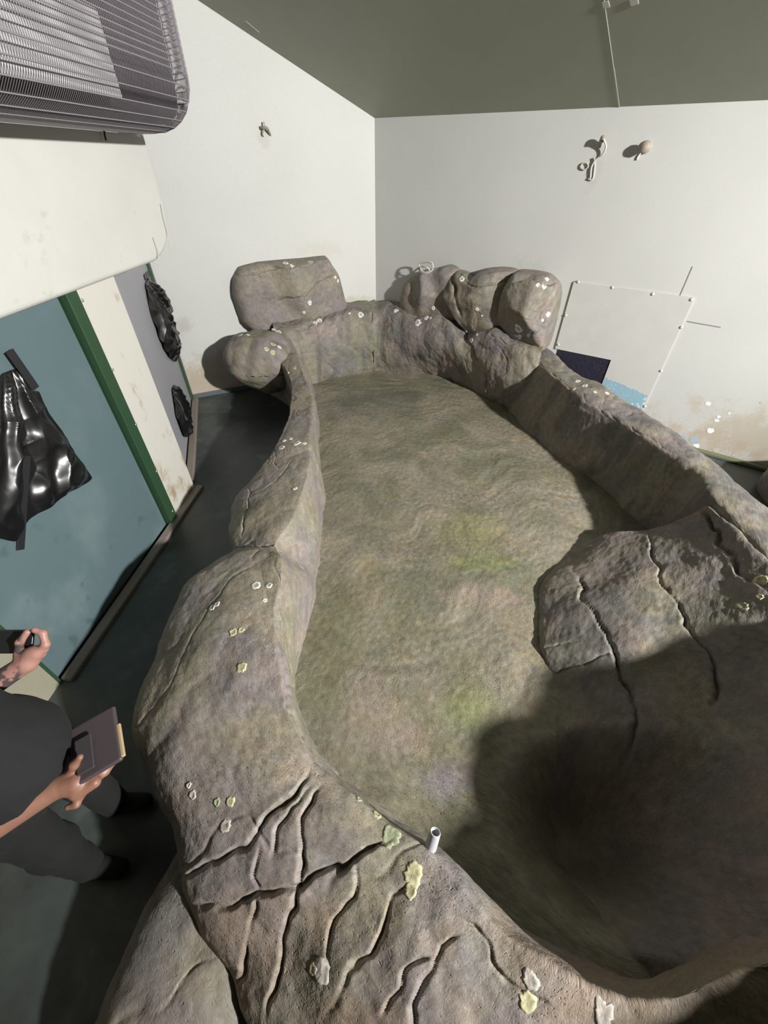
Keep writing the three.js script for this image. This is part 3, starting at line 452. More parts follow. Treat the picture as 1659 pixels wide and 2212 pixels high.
// boulders standing against the walls
function rockThing(geo, label, name = 'boulder') { geo.computeBoundingBox(); const b = geo.boundingBox; const t = thing(name, [(b.min.x + b.max.x) / 2, Math.max(0, b.min.y), (b.min.z + b.max.z) / 2], label, 'rock'); const m = mesh('stone', shiftGeo(geo, t), rockMat, t); return [t, m]; }
const slabCr = wallCracks([[[[-1.744, 1.398, -5.226],[-1.421, 1.445, -5.364],[-1.067, 1.487, -5.54],[-0.753, 1.486, -5.695]], 0.03, 0.014, 0.012], [[[-0.574, 1.32, -5.784],[-0.827, 1.267, -5.658],[-1.002, 1.155, -5.572],[-1.324, 1.113, -5.412]], 0.02, 0.014, 0.014]]);
rockThing(wallBoulder('L', [[-1.846, 1.195, -5.376], [-1.803, 1.378, -5.398], [-1.709, 1.48, -5.422], [-1.499, 1.515, -5.526], [-1.248, 1.52, -5.65], [-0.988, 1.52, -5.779], [-0.728, 1.525, -5.909], [-0.658, 1.419, -5.943], [-0.577, 1.271, -5.984], [-0.53, 1.057, -6.007], [-0.514, 0.894, -6.015], [-0.72, 0.706, -5.89], [-1.203, 0.556, -5.584], [-1.581, 0.646, -5.396], [-1.786, 0.886, -5.35]], 0.3, { cracks: slabCr, edge: 14, sharp: 0.7, cuts: 4, lean: -0.25, seed: 12, olive: 0.35, slate: 0.3, pink: 0.35, amp: 0.8 }), 'upright brown rock slab against the left white wall', 'rock_slab');
rockThing(freeBoulder([-1.52, 0.53, -5.02], [0.43, 0.37, 0.37], { box: 2.9, seed: 15, amp: 1.1, crease: 0, facet: 0.09, olive: 0.5, gain: 1.05, shape: q => { const t = clamp(-q.y / 0.36); q.x *= 1 - 0.62 * t * t; q.z *= 1 - 0.5 * t * t; q.x += 0.1 * t; q.x += q.y > 0 ? 0 : 0; q.y -= 0.12 * (q.x + 0.4) * (q.y > 0 ? 0.6 : 0); } }), 'rounded brown boulder overhanging the dark recess at the rim end');
const r1 = rockThing(wallBoulder('R', [[0.161, 0.939, -5.99], [0.203, 1.172, -5.962], [0.281, 1.291, -5.909], [0.42, 1.382, -5.816], [0.607, 1.446, -5.69], [0.739, 1.492, -5.6], [0.841, 1.451, -5.531], [0.872, 1.181, -5.511], [0.849, 0.862, -5.49], [0.546, 0.731, -5.694], [0.241, 0.739, -5.9]], 0.27, { edge: 6, seed: 17, olive: 0.3, slate: 0.3, amp: 0.8 }), 'purple grey boulder below the small bracket on the wall');
rockThing(wallBoulder('R', [[0.725, 1.165, -5.573], [0.727, 1.37, -5.572], [0.802, 1.448, -5.522], [0.913, 1.443, -5.447], [0.997, 1.407, -5.39], [1.092, 1.495, -5.326], [1.28, 1.537, -5.199], [1.427, 1.52, -5.1], [1.462, 1.285, -5.077], [1.425, 0.989, -5.065], [1.296, 0.799, -5.128], [1.073, 0.732, -5.279], [0.897, 0.883, -5.421]], 0.36, { edge: 5, seed: 21, olive: 0.35, slate: 0.45, cracks: wallCracks([[[[0.689, 1.419, -5.369],[0.781, 1.233, -5.283],[0.859, 0.991, -5.23]], 0.06, 0.03, 0.02], [[[0.841, 1.364, -5.242],[1.076, 1.371, -5.06],[1.317, 1.434, -4.921]], 0.03, 0.014, 0.015]]) }), 'middle boulder on the right wall with a ledge across its top');
rockThing(wallBoulder('R', [[1.299, 1.224, -5.126], [1.335, 1.419, -5.102], [1.412, 1.529, -5.05], [1.572, 1.541, -4.942], [1.7, 1.524, -4.855], [1.798, 1.451, -4.789], [1.837, 1.337, -4.763], [1.851, 1.155, -4.754], [1.843, 0.98, -4.735], [1.818, 0.787, -4.727], [1.645, 0.672, -4.821], [1.438, 0.757, -4.96], [1.301, 0.959, -5.077]], 0.44, { edge: 4.5, seed: 25, olive: 0.4, slate: 0.35, pink: 0.5, cracks: wallCracks([[[[1.319, 1.462, -4.847],[1.473, 1.492, -4.707],[1.74, 1.453, -4.636]], 0.02, 0.014, 0.02], [[[1.447, 0.966, -4.724],[1.613, 1.017, -4.613],[1.745, 1.06, -4.584]], 0.02, 0.014, 0.01]]) }), 'large round boulder beside the access panel');
rockThing(freeBoulder([4.05, 0.1, -2.85], [0.42, 0.3, 0.5], { box: 2.5, seed: 37, slate: 0.6, olive: 0.7 }), 'dark boulder on the floor between the rim and the right wall');
rockThing(freeBoulder([-0.7, 0.0, 0.02], [0.32, 0.3, 0.52], { N: 200, M: 100, box: 2.8, seed: 41, olive: 0.5, shape: q => { q.x += q.z * -0.25; q.y -= 0.25 * q.z; } }), 'low stone at the outer foot of the near rim');

// ------------------------------------------------------------------ doors and panels on the left
const std = (r, g, b, rough = 0.6, more = {}) => new THREE.MeshStandardMaterial({ color: new THREE.Color().setRGB(r, g, b), roughness: rough, ...more });
const tealMap = tex(512, (u, v) => { const n = pf(u, v, 4, 81.2, 5), m = pf(u, v, 18, 29.2, 4); let c = [0.34, 0.41, 0.425]; c = mix3(c, [0.41, 0.475, 0.485], sstep(0.0, 0.4, n)); c = mix3(c, [0.27, 0.335, 0.35], 0.7 * sstep(0.12, 0.4, m - 0.3 * n)); c = mix3(c, [0.46, 0.47, 0.43], 0.5 * sstep(0.2, 0.45, pf(u, v, 7, 13.7, 4))); return c; }, true);
tealMap.repeat.set(0.7, 0.7);
const teal = new THREE.MeshStandardMaterial({ map: tealMap, roughness: 0.5, bumpMap: plasterBump, bumpScale: 0.0015 });
const greenPaintMap = tex(256, (u, v) => { const n = pf(u, v, 8, 7.2, 4); let c = [0.17, 0.275, 0.185]; c = mix3(c, [0.36, 0.4, 0.3], 0.6 * sstep(0.22, 0.5, n)); return c; }, true);
const greenPaint = new THREE.MeshStandardMaterial({ map: greenPaintMap, roughness: 0.45 });
const steel = std(0.55, 0.54, 0.5, 0.35, { metalness: 0.8 }), darkGap = std(0.02, 0.022, 0.022, 0.9), skirtMat = std(0.1, 0.115, 0.125, 0.4), kerbMat = new THREE.MeshStandardMaterial({ color: new THREE.Color().setRGB(0.25, 0.215, 0.19), map: plaster, bumpMap: plasterBump, bumpScale: 0.004, roughness: 0.6 });
function dWallMesh(name, parent, mat, ...a) { return mesh(name, shiftGeo(wallBox(...a), parent), mat, parent); }
{
  const d = thing('door_1', DW(-0.7, 0, 0).toArray(), 'teal painted door with a green frame and a black bag taped on it', 'door'); d.userData.kind = 'structure';
  dWallMesh('door_leaf', d, teal, -1.41, -0.012, 0.02, 1.92, -0.06, -0.02);
  dWallMesh('frame', d, greenPaint, 0.0, 0.1, 0.0, 1.92, -0.1, 0.03, 0.006).userData.label = 'green painted door post';
  dWallMesh('frame', d, greenPaint, -1.44, -1.42, 0.0, 1.92, -0.1, 0.005, 0.004);
  dWallMesh('backing', d, darkGap, -1.45, 0.02, 0, 1.92, -0.2, -0.12);
  for (const q of [[-1.856, 1.791, -2.701], [-1.856, 1.364, -2.695], [-1.857, 0.95, -2.686], [-1.857, 0.527, -2.681], [-1.859, 0.113, -2.662]]) { const g = new THREE.SphereGeometry(0.011, 10, 6, 0, Math.PI * 2, 0, Math.PI / 2); g.scale(1, 0.5, 1); g.rotateZ(-Math.PI / 2); g.translate(...q); mesh('screw', shiftGeo(g, d), steel, d); }
}
// oriented board between two plan points
function segBox(A, B, y0, y1, t, r = 0.004) { const dx = B[0] - A[0], dz = B[1] - A[1], L = Math.hypot(dx, dz); const g = new RoundedBoxGeometry(L, y1 - y0, t, 2, Math.min(r, t / 2.2)); g.rotateY(-Math.atan2(dz, dx)); g.translate((A[0] + B[0]) / 2, (y0 + y1) / 2, (A[1] + B[1]) / 2); return g; }
const PA = [-2.0, -3.2], PB = [-2.6, -5.03]; const pdx = (PB[0] - PA[0]), pdz = (PB[1] - PA[1]), pl = Math.hypot(pdx, pdz); const pn2 = [-pdz / pl, pdx / pl];
const panelAt = (t, y, d) => [PA[0] + pdx * t + pn2[0] * d, y, PA[1] + pdz * t + pn2[1] * d];
{
  const d = thing('door_2', [-2.3, 0, -4.1], 'narrow lavender grey panel in the recess with a green edge strip', 'door'); d.userData.kind = 'structure';
  mesh('door_leaf', shiftGeo(segBox(PA, PB, 0.05, 2.6, 0.04), d), std(0.34, 0.34, 0.385, 0.5, { map: plaster }), d);
  const a = panelAt(0.955, 0, 0.03), b = panelAt(1.0, 0, 0.03); mesh('edge_strip', shiftGeo(segBox([a[0], a[2]], [b[0], b[2]], 0.05, 2.6, 0.04), d), greenPaint, d);
}
{
  const k = struct('trim_1', mergeGeometries([wallBox(-1.42, 0.56, -0.02, 0.03, 0.0, 0.075, 0.012), segBox([panelAt(0, 0, 0.06)[0], panelAt(0, 0, 0.06)[2]], [panelAt(1, 0, 0.06)[0], panelAt(1, 0, 0.06)[2]], -0.02, 0.04, 0.08, 0.015)]), kerbMat, 'pinkish grey concrete kerb along the foot of the door wall', 'kerb');
  const a = LFAR, b = CORNER.clone().addScaledVector(WALL.L.a, 1.7); const o = WALL.L.n.clone().multiplyScalar(0.014);
  struct('baseboard_left', segBox([a.x + o.x, a.z + o.z], [b.x + o.x, b.z + o.z], 0, 0.055, 0.025), skirtMat, 'dark blue skirting strip along the left white wall', 'skirting');
  const c = CORNER.clone().addScaledVector(WALL.R.a, 2.4), e = CORNER.clone().addScaledVector(WALL.R.a, 9.4), o2 = WALL.R.n.clone().multiplyScalar(0.03);
  struct('baseboard_right', segBox([c.x + o2.x, c.z + o2.z], [e.x + o2.x, e.z + o2.z], 0, 0.045, 0.05, 0.015), std(0.15, 0.17, 0.1, 0.6, { map: plaster }), 'mossy green cove strip along the right white wall', 'skirting');
}
// crumpled black sacks taped to doors: a folded sheet standing off its support
const plastic = new THREE.MeshPhysicalMaterial({ color: new THREE.Color().setRGB(0.007, 0.007, 0.008), roughness: 0.33, clearcoat: 0.25, clearcoatRoughness: 0.25, side: THREE.DoubleSide });
const tapeMat = std(0.018, 0.018, 0.02, 0.45);
function sheet(outline, nrm, bulge, seed, folds) { // outline: 3D points around; filled from the centre with pleats
  const K = outline.length, c = outline.reduce((s, p) => s.add(vec(p)), V3()).multiplyScalar(1 / K), N = 200, M = 80; const n = vec(nrm), pos = [], idx = []; const up = V3(0, 1, 0), side = V3().crossVectors(up, n).normalize();
  for (let j = 0; j <= M; j++) for (let i = 0; i < N; i++) {
    const t = i / N * K, k = Math.floor(t), f = t - k; const g = q => outline[(k + q + K) % K]; const o = V3(...[0, 1, 2].map(q => lerp(cr(g(-1)[q], g(0)[q], g(1)[q], g(2)[q], f), lerp(g(0)[q], g(1)[q], f), 0.6)));
    const r = j / M; const p = c.clone().lerp(o, r); const a = p.clone().sub(c).dot(side), y = p.y - c.y;
    const top = vec(outline[0]).sub(c); const ta = a - top.dot(side), ty = Math.max(0.02, top.y - y + 0.1); const fan = Math.atan2(ta, ty), dist = Math.hypot(ta, ty); // pleats fan out from the taped corner
    const ridge = v => 1 - 2 * Math.abs(v); let h = bulge * (1 - r * r) ** 0.5; const open = sstep(0.05, 0.6, dist);
    h += bulge * (0.5 + 0.35 * open) * ridge(noise(fan * folds * 0.55 + 0.5 * noise(a * 4, y * 4, seed), dist * 1.3, seed + 3) * 1.6);
    h += bulge * 0.45 * open * ridge(noise(a * 5 + y * 3, y * 6 - a * 3, seed + 9) * 1.5) + bulge * 0.06 * ridge(noise(a * 16, y * 13, seed) * 1.4);
    h = Math.max(0.003, h * (1 - 0.55 * sstep(0.85, 1, r)) + bulge * 0.2);
    p.addScaledVector(n, h); pos.push(p.x, p.y, p.z);
    if (j < M) { const A = j * N + i, B = j * N + (i + 1) % N, C = A + N, D = B + N; idx.push(A, C, B, B, C, D); }
  }
  const g = new THREE.BufferGeometry(); g.setAttribute('position', new THREE.Float32BufferAttribute(pos, 3)); g.setIndex(idx); g.computeVertexNormals(); return g;
}
function strip(A, B, w, t, n) { // tape from A to B lying on a plane with normal n
  const a = vec(A), b = vec(B), x = b.clone().sub(a), L = x.length(); x.normalize(); const z = vec(n), y = V3().crossVectors(z, x).normalize(); const g = new RoundedBoxGeometry(L, w, t, 1, t / 2.3); const m = new THREE.Matrix4().makeBasis(x, y, z); g.applyMatrix4(m); const c = a.add(b).multiplyScalar(0.5); g.translate(c.x, c.y, c.z); return g;
}
{
  const n = nD.toArray();
  const bag = thing('plastic_sack', [-1.95, 1.175, -1.849], 'large crumpled black plastic sack taped to the teal door', 'sack');
  mesh('sheet', shiftGeo(sheet([[-1.947, 1.606, -2.098], [-1.948, 1.492, -2.089], [-1.945, 1.46, -2.134], [-1.946, 1.337, -2.12], [-1.944, 1.212, -2.138], [-1.945, 1.068, -2.134], [-1.943, 0.849, -2.154], [-1.952, 0.865, -2.032], [-1.959, 0.9, -1.927], [-1.967, 0.902, -1.814], [-1.978, 0.931, -1.651], [-1.988, 0.894, -1.515], [-1.994, 1.049, -1.426], [-1.995, 1.32, -1.414], [-1.985, 1.472, -1.559], [-1.968, 1.583, -1.795], [-1.955, 1.62, -1.991]], n, 0.032, 4.4, 9), bag), plastic, bag);
  mesh('tape', shiftGeo(strip([-1.919, 1.706, -2.082], [-1.918, 1.491, -2.104], 0.05, 0.004, n), bag), tapeMat, bag);
  mesh('tape', shiftGeo(strip([-1.922, 1.241, -1.818], [-1.985, 0.834, -1.51], 0.045, 0.004, n), bag), tapeMat, bag);
}
{
  const n = [pn2[0], 0, pn2[1]]; const plane = (t, y) => panelAt(t, y, 0.02);
  const b1 = thing('plastic_sack', panelAt(0.72, 1.1, 0), 'upper black plastic sack hanging on the grey panel', 'sack');
  mesh('sheet', shiftGeo(sheet([plane(0.7, 1.5), plane(0.9, 1.5), plane(1.02, 1.3), plane(1.08, 1.12), plane(0.98, 1.0), plane(1.02, 0.84), plane(1.0, 0.7), plane(0.8, 0.66), plane(0.64, 0.84), plane(0.58, 1.02), plane(0.6, 1.3)], n, 0.055, 8.1, 8), b1), plastic, b1);
  mesh('tape', shiftGeo(strip(panelAt(0.76, 1.54, 0.03), panelAt(0.93, 1.52, 0.03), 0.05, 0.004, n), b1), tapeMat, b1);
  const b2 = thing('plastic_sack', panelAt(0.5, 0.35, 0), 'small black plastic sack low on the grey panel near the pillar', 'sack');
  mesh('sheet', shiftGeo(sheet([plane(0.44, 0.62), plane(0.56, 0.58), plane(0.62, 0.42), plane(0.6, 0.26), plane(0.56, 0.1), plane(0.4, 0.1), plane(0.3, 0.22), plane(0.3, 0.44)], n, 0.045, 2.6, 9), b2), plastic, b2);
}
// ------------------------------------------------------------------ access panel and fittings on the right wall
const RW = (a, y, d) => CORNER.clone().addScaledVector(WALL.R.a, a).addScaledVector(WALL.R.n, d).setY(y);
function rShape(pts, d0, d1) { // polygon in wall coordinates, extruded into the room
  const sh = new THREE.Shape(pts.map(p => new THREE.Vector2(p[0], p[1]))); const g = new THREE.ExtrudeGeometry(sh, { depth: d1 - d0, bevelEnabled: false }); const p = g.attributes.position, uv = g.attributes.uv;
  for (let i = 0; i < p.count; i++) { const a = p.getX(i), y = p.getY(i), q = RW(a, y, d0 + p.getZ(i)); uv.setXY(i, a, y); p.setXYZ(i, q.x, q.y, q.z); } g.computeVertexNormals(); return g;
}
const ra = q => vec(q).sub(CORNER).dot(WALL.R.a);
const wallWhite = new THREE.MeshStandardMaterial({ color: new THREE.Color().setRGB(0.58, 0.58, 0.57), map: plaster, bumpMap: plasterBump, bumpScale: 0.0015, roughness: 0.55 });
{
  const t = thing('access_panel', [2.538, 1.152, -4.532], 'white access panel screwed to the right wall above the dark hatch', 'panel');
  const aL = ra([2.019, 1.145, -4.882]), aR = ra([2.951, 1.147, -4.253]), aO = ra([2.536, 0.653, -4.533]); const y1 = 1.475, y0 = 0.775, yb = 0.2;
  const up = (g) => shiftGeo(g, t);
  mesh('plate', up(rShape([[aL, y0], [aO, y0], [aO, yb], [aR, yb], [aR, y1], [aL, y1]], 0.001, 0.014)), wallWhite, t);
  mesh('hatch_flap', up(rShape([[aL + 0.03, yb], [aO, yb], [aO, y0], [aL + 0.03, y0]], 0.0005, 0.004)), std(0.02, 0.02, 0.035, 0.35, { bumpMap: rockBump, bumpScale: 0.01 }), t).userData.label = 'dark navy rubber flap';
  mesh('gap_strip', up(rShape([[aL - 0.006, y0], [aL, y0], [aL, y1 + 0.005], [aL - 0.006, y1 + 0.005]], 0.0005, 0.003)), darkGap, t);
  const R = rng(5); const blue = []; const b0 = aO + 0.01, b1 = aR - 0.01; for (let i = 0; i <= 24; i++) blue.push([lerp(b0, b1, i / 24), 0.57 - 0.09 * (i / 24) + 0.02 * noise(i * 0.7, 1, 1) + 0.012 * R()]); blue.push([b1, yb + 0.01], [b0, yb + 0.01]);
  const blueMap = tex(256, (u, v) => { const n = pf(u, v, 9, 4.7, 4); return mix3([0.55, 0.68, 0.74], [0.78, 0.85, 0.88], sstep(0.05, 0.3, n)); }, true); blueMap.repeat.set(2.5, 2.5);
  mesh('bare_patch', up(rShape(blue, 0.014, 0.0152)), new THREE.MeshStandardMaterial({ map: blueMap, roughness: 0.6 }), t).userData.label = 'pale blue patch where the paint has come off';
  for (const q of [[2.049, 1.48, -4.845], [2.335, 1.471, -4.652], [2.649, 1.46, -4.44], [2.928, 1.457, -4.251], [2.023, 1.145, -4.862], [2.03, 0.828, -4.857], [2.946, 1.209, -4.239], [2.946, 0.768, -4.24], [2.949, 0.358, -4.237]]) { const g = new THREE.SphereGeometry(0.016, 12, 6, 0, Math.PI * 2, 0, Math.PI / 2); g.scale(1, 0.6, 1); g.rotateX(Math.PI / 2); g.rotateY(Math.atan2(WALL.R.n.x, WALL.R.n.z)); g.translate(...q); mesh('screw', up(g), wallWhite, t); }
}
const wallRight = scene.children.find(o => o.name === 'wall_right'), wallLeft = scene.children.find(o => o.name === 'wall_left');
function rLine(p, q, w) { const A = vec(p).sub(CORNER), B = vec(q).sub(CORNER); const a = [A.dot(WALL.R.a), p[1]], b = [B.dot(WALL.R.a), q[1]]; const dx = b[0] - a[0], dy = b[1] - a[1], L = Math.hypot(dx, dy), nx = -dy / L * w / 2, ny = dx / L * w / 2; return rShape([[a[0] - nx, a[1] - ny], [b[0] - nx, b[1] - ny], [b[0] + nx, b[1] + ny], [a[0] + nx, a[1] + ny]], 0.0003, 0.002); }
for (const [p, q] of [[[2.846, 1.717, -4.324], [2.848, 1.476, -4.323]], [[2.973, 1.265, -4.238], [3.21, 1.258, -4.078]]]) mesh('board_joint', rLine(p, q, 0.008), std(0.2, 0.2, 0.19, 0.8), wallRight);
{ // flakes of bare paint low on the wall
  const R = rng(9); const W = std(0.95, 0.95, 0.93, 0.6), B = std(0.36, 0.46, 0.54, 0.6), G = std(0.5, 0.48, 0.43, 0.7);
  for (const [q, r, m] of [[[3.4, 0.536, -3.95], 0.026, W], [[3.521, 0.266, -3.869], 0.035, W], [[3.52, 0.387, -3.869], 0.022, W], [[3.52, 0.43, -3.869], 0.018, W], [[3.45, 0.116, -3.916], 0.05, B], [[3.367, 0.117, -3.972], 0.035, B], [[3.636, 0.07, -3.791], 0.03, G], [[3.775, 0.066, -3.697], 0.022, G], [[3.489, 0.06, -3.89], 0.03, W], [[3.573, 0.487, -3.834], 0.014, W], [[3.729, 0.658, -3.728], 0.014, G], [[2.654, 0.81, -4.453], 0.03, G], [[2.795, 0.851, -4.358], 0.018, G], [[2.672, 0.648, -4.441], 0.012, G]]) {
    const a0 = ra(q), y = q[1], pts = []; for (let i = 0; i < 11; i++) { const t = i / 11 * 6.283, k = r * (0.6 + 0.6 * R()); pts.push([a0 + Math.cos(t) * k, y + Math.sin(t) * k * 0.8]); }
    mesh('paint_flake', rShape(pts, 0.0004, 0.002), m, wallRight);
  }
}
// wall fittings
const plasticGrey = std(0.5, 0.47, 0.42, 0.5), brassy = std(0.3, 0.26, 0.21, 0.55), blackRub = std(0.03, 0.03, 0.03, 0.6);
{
  const t = thing('wall_hook', [1.946, 2.59, -4.931], 'painted wall hook with a loose cable and ring hanging from it', 'hook'); const w = (q, d) => vec(q).addScaledVector(WALL.R.n, d);
  mesh('bracket', shiftGeo(tubeGeo([w([1.934, 2.55, -4.939], 0), w([1.939, 2.581, -4.936], 0.035), w([1.948, 2.605, -4.93], 0.06), w([1.957, 2.583, -4.923], 0.07)], 0.018, 20, 8), t), brassy, t);
  mesh('cable', shiftGeo(mergeGeometries([tubeGeo([w([1.96, 2.599, -4.922], 0.08), w([1.985, 2.543, -4.904], 0.04), w([1.971, 2.49, -4.914], 0.02), w([1.933, 2.458, -4.94], 0.015), w([1.916, 2.409, -4.951], 0.014), w([1.928, 2.327, -4.943], 0.012)], 0.008, 40, 6), tubeGeo([w([1.919, 2.474, -4.949], 0.015), w([1.941, 2.393, -4.934], 0.012), w([1.945, 2.317, -4.932], 0.012), w([1.915, 2.323, -4.952], 0.012)], 0.007, 30, 6)]), t), wallWhite, t);
  mesh('ring', shiftGeo(tubeGeo([w([1.871, 2.435, -4.981], 0.012), w([1.838, 2.428, -5.003], 0.012), w([1.838, 2.402, -5.003], 0.012), w([1.87, 2.389, -4.982], 0.012), w([1.889, 2.409, -4.97], 0.012)], 0.006, 30, 6, true), t), plasticGrey, t);
  const k = thing('wall_peg', [2.25, 2.542, -4.726], 'single stubby knob beside the hanging cable on the right wall', 'knob');
  const g = new THREE.LatheGeometry([[0.001, 0.085], [0.03, 0.08], [0.042, 0.062], [0.036, 0.045], [0.024, 0.035], [0.022, 0.02], [0.045, 0.012], [0.045, 0]].map(p => new THREE.Vector2(...p)), 18); g.rotateX(Math.PI / 2); g.rotateY(Math.atan2(WALL.R.n.x, WALL.R.n.z)); mesh('stem', g, brassy, k);
  mesh('paint_drip', shiftGeo(tubeGeo([w([2.231, 2.506, -4.739], 0.006), w([2.22, 2.481, -4.746], 0.006), w([2.218, 2.46, -4.747], 0.005)], 0.008, 12, 6), k), wallWhite, k);
}
{
  const w = (q, d) => vec(q).addScaledVector(WALL.L.n, d);
  const t = thing('wall_clip', [-1.277, 2.684, -5.77], 'small dark broken clip high on the left white wall', 'clip');
  mesh('body', shiftGeo(tubeGeo([w([-1.314, 2.693, -5.752], 0), w([-1.294, 2.687, -5.762], 0.05), w([-1.263, 2.691, -5.777], 0.06), w([-1.238, 2.657, -5.79], 0.03), w([-1.224, 2.636, -5.797], 0.0)], 0.011, 24, 7), t), brassy, t);
  mesh('prong', shiftGeo(mergeGeometries([tubeGeo([w([-1.281, 2.684, -5.768], 0.05), w([-1.276, 2.712, -5.77], 0.05), w([-1.277, 2.736, -5.77], 0.04)], 0.008, 10, 6), tubeGeo([w([-1.287, 2.677, -5.765], 0.05), w([-1.302, 2.641, -5.758], 0.03), w([-1.291, 2.627, -5.763], 0.01)], 0.007, 10, 6)]), t), plasticGrey, t);
}
{ // bracket on the boulder
  const t = thing('cable_bracket', [0.501, 1.441, -5.713], 'small open white bracket on top of the purple boulder', 'bracket'); const w = (q) => vec(q);
  const rect = [[0.416, 1.478, -5.758], [0.559, 1.509, -5.661], [0.57, 1.442, -5.654], [0.496, 1.398, -5.68], [0.424, 1.413, -5.728]];
  mesh('frame', shiftGeo(tubeGeo(rect, 0.011, 50, 6, true), t), plasticGrey, t);
  mesh('hoop', shiftGeo(tubeGeo([[0.442, 1.462, -5.704], [0.5, 1.464, -5.641], [0.536, 1.435, -5.641], [0.484, 1.408, -5.676], [0.433, 1.427, -5.71]], 0.009, 40, 6, true), t), wallWhite, t);
  mesh('tab', shiftGeo(tubeGeo([[0.413, 1.44, -5.772], [0.377, 1.409, -5.808], [0.351, 1.378, -5.838]], 0.01, 12, 6), t), plasticGrey, t);
}
// ceiling joint and clips
{
  const ceil = scene.children.find(o => o.name === 'ceiling'); const cn = V3(0.466 * 0.5592, 1, -0.466 * 0.829).normalize().negate().toArray();
  for (const [a, b, w] of [[[1.992, 2.799, -4.899], [1.748, 2.981, -4.592], 0.012], [[1.748, 2.981, -4.592], [1.296, 3.317, -4.028], 0.006], [[-1.177, 3.322, -5.683], [-1.272, 3.377, -5.605], 0.008]]) mesh('board_joint', strip(a, b, w, 0.004, cn), std(0.42, 0.43, 0.38, 0.7), ceil);
  let k = 0; for (const [q, r] of [[[1.416, 3.219, -4.195], [1.446, 3.222, -4.167]], [[1.558, 3.215, -4.109], [1.594, 3.219, -4.076]]]) { const t = thing('ceiling_clip', q, ['small white clip on the ceiling, left of the pair', 'small white clip on the ceiling, right of the pair'][k++], 'clip', 'clips on the ceiling'); mesh('plate', shiftGeo(strip(q, r, 0.05, 0.004, cn), t), wallWhite, t); }
}
// strings hanging from the end of the bulkhead
{
  const t = thing('frayed_string', [-1.715, 2.079, -3.773], 'thin frayed strings hanging at the rounded end of the bulkhead', 'string');
  mesh('strand', shiftGeo(tubeGeo([[-1.719, 2.187, -3.851], [-1.711, 2.098, -3.823], [-1.712, 2.016, -3.816], [-1.715, 1.906, -3.767]], 0.003, 24, 5), t), plasticGrey, t);
  mesh('strand', shiftGeo(tubeGeo([[-1.736, 2.005, -3.605], [-1.727, 1.954, -3.596], [-1.727, 1.91, -3.592], [-1.729, 1.87, -3.562]], 0.003, 24, 5), t), plasticGrey, t);
}
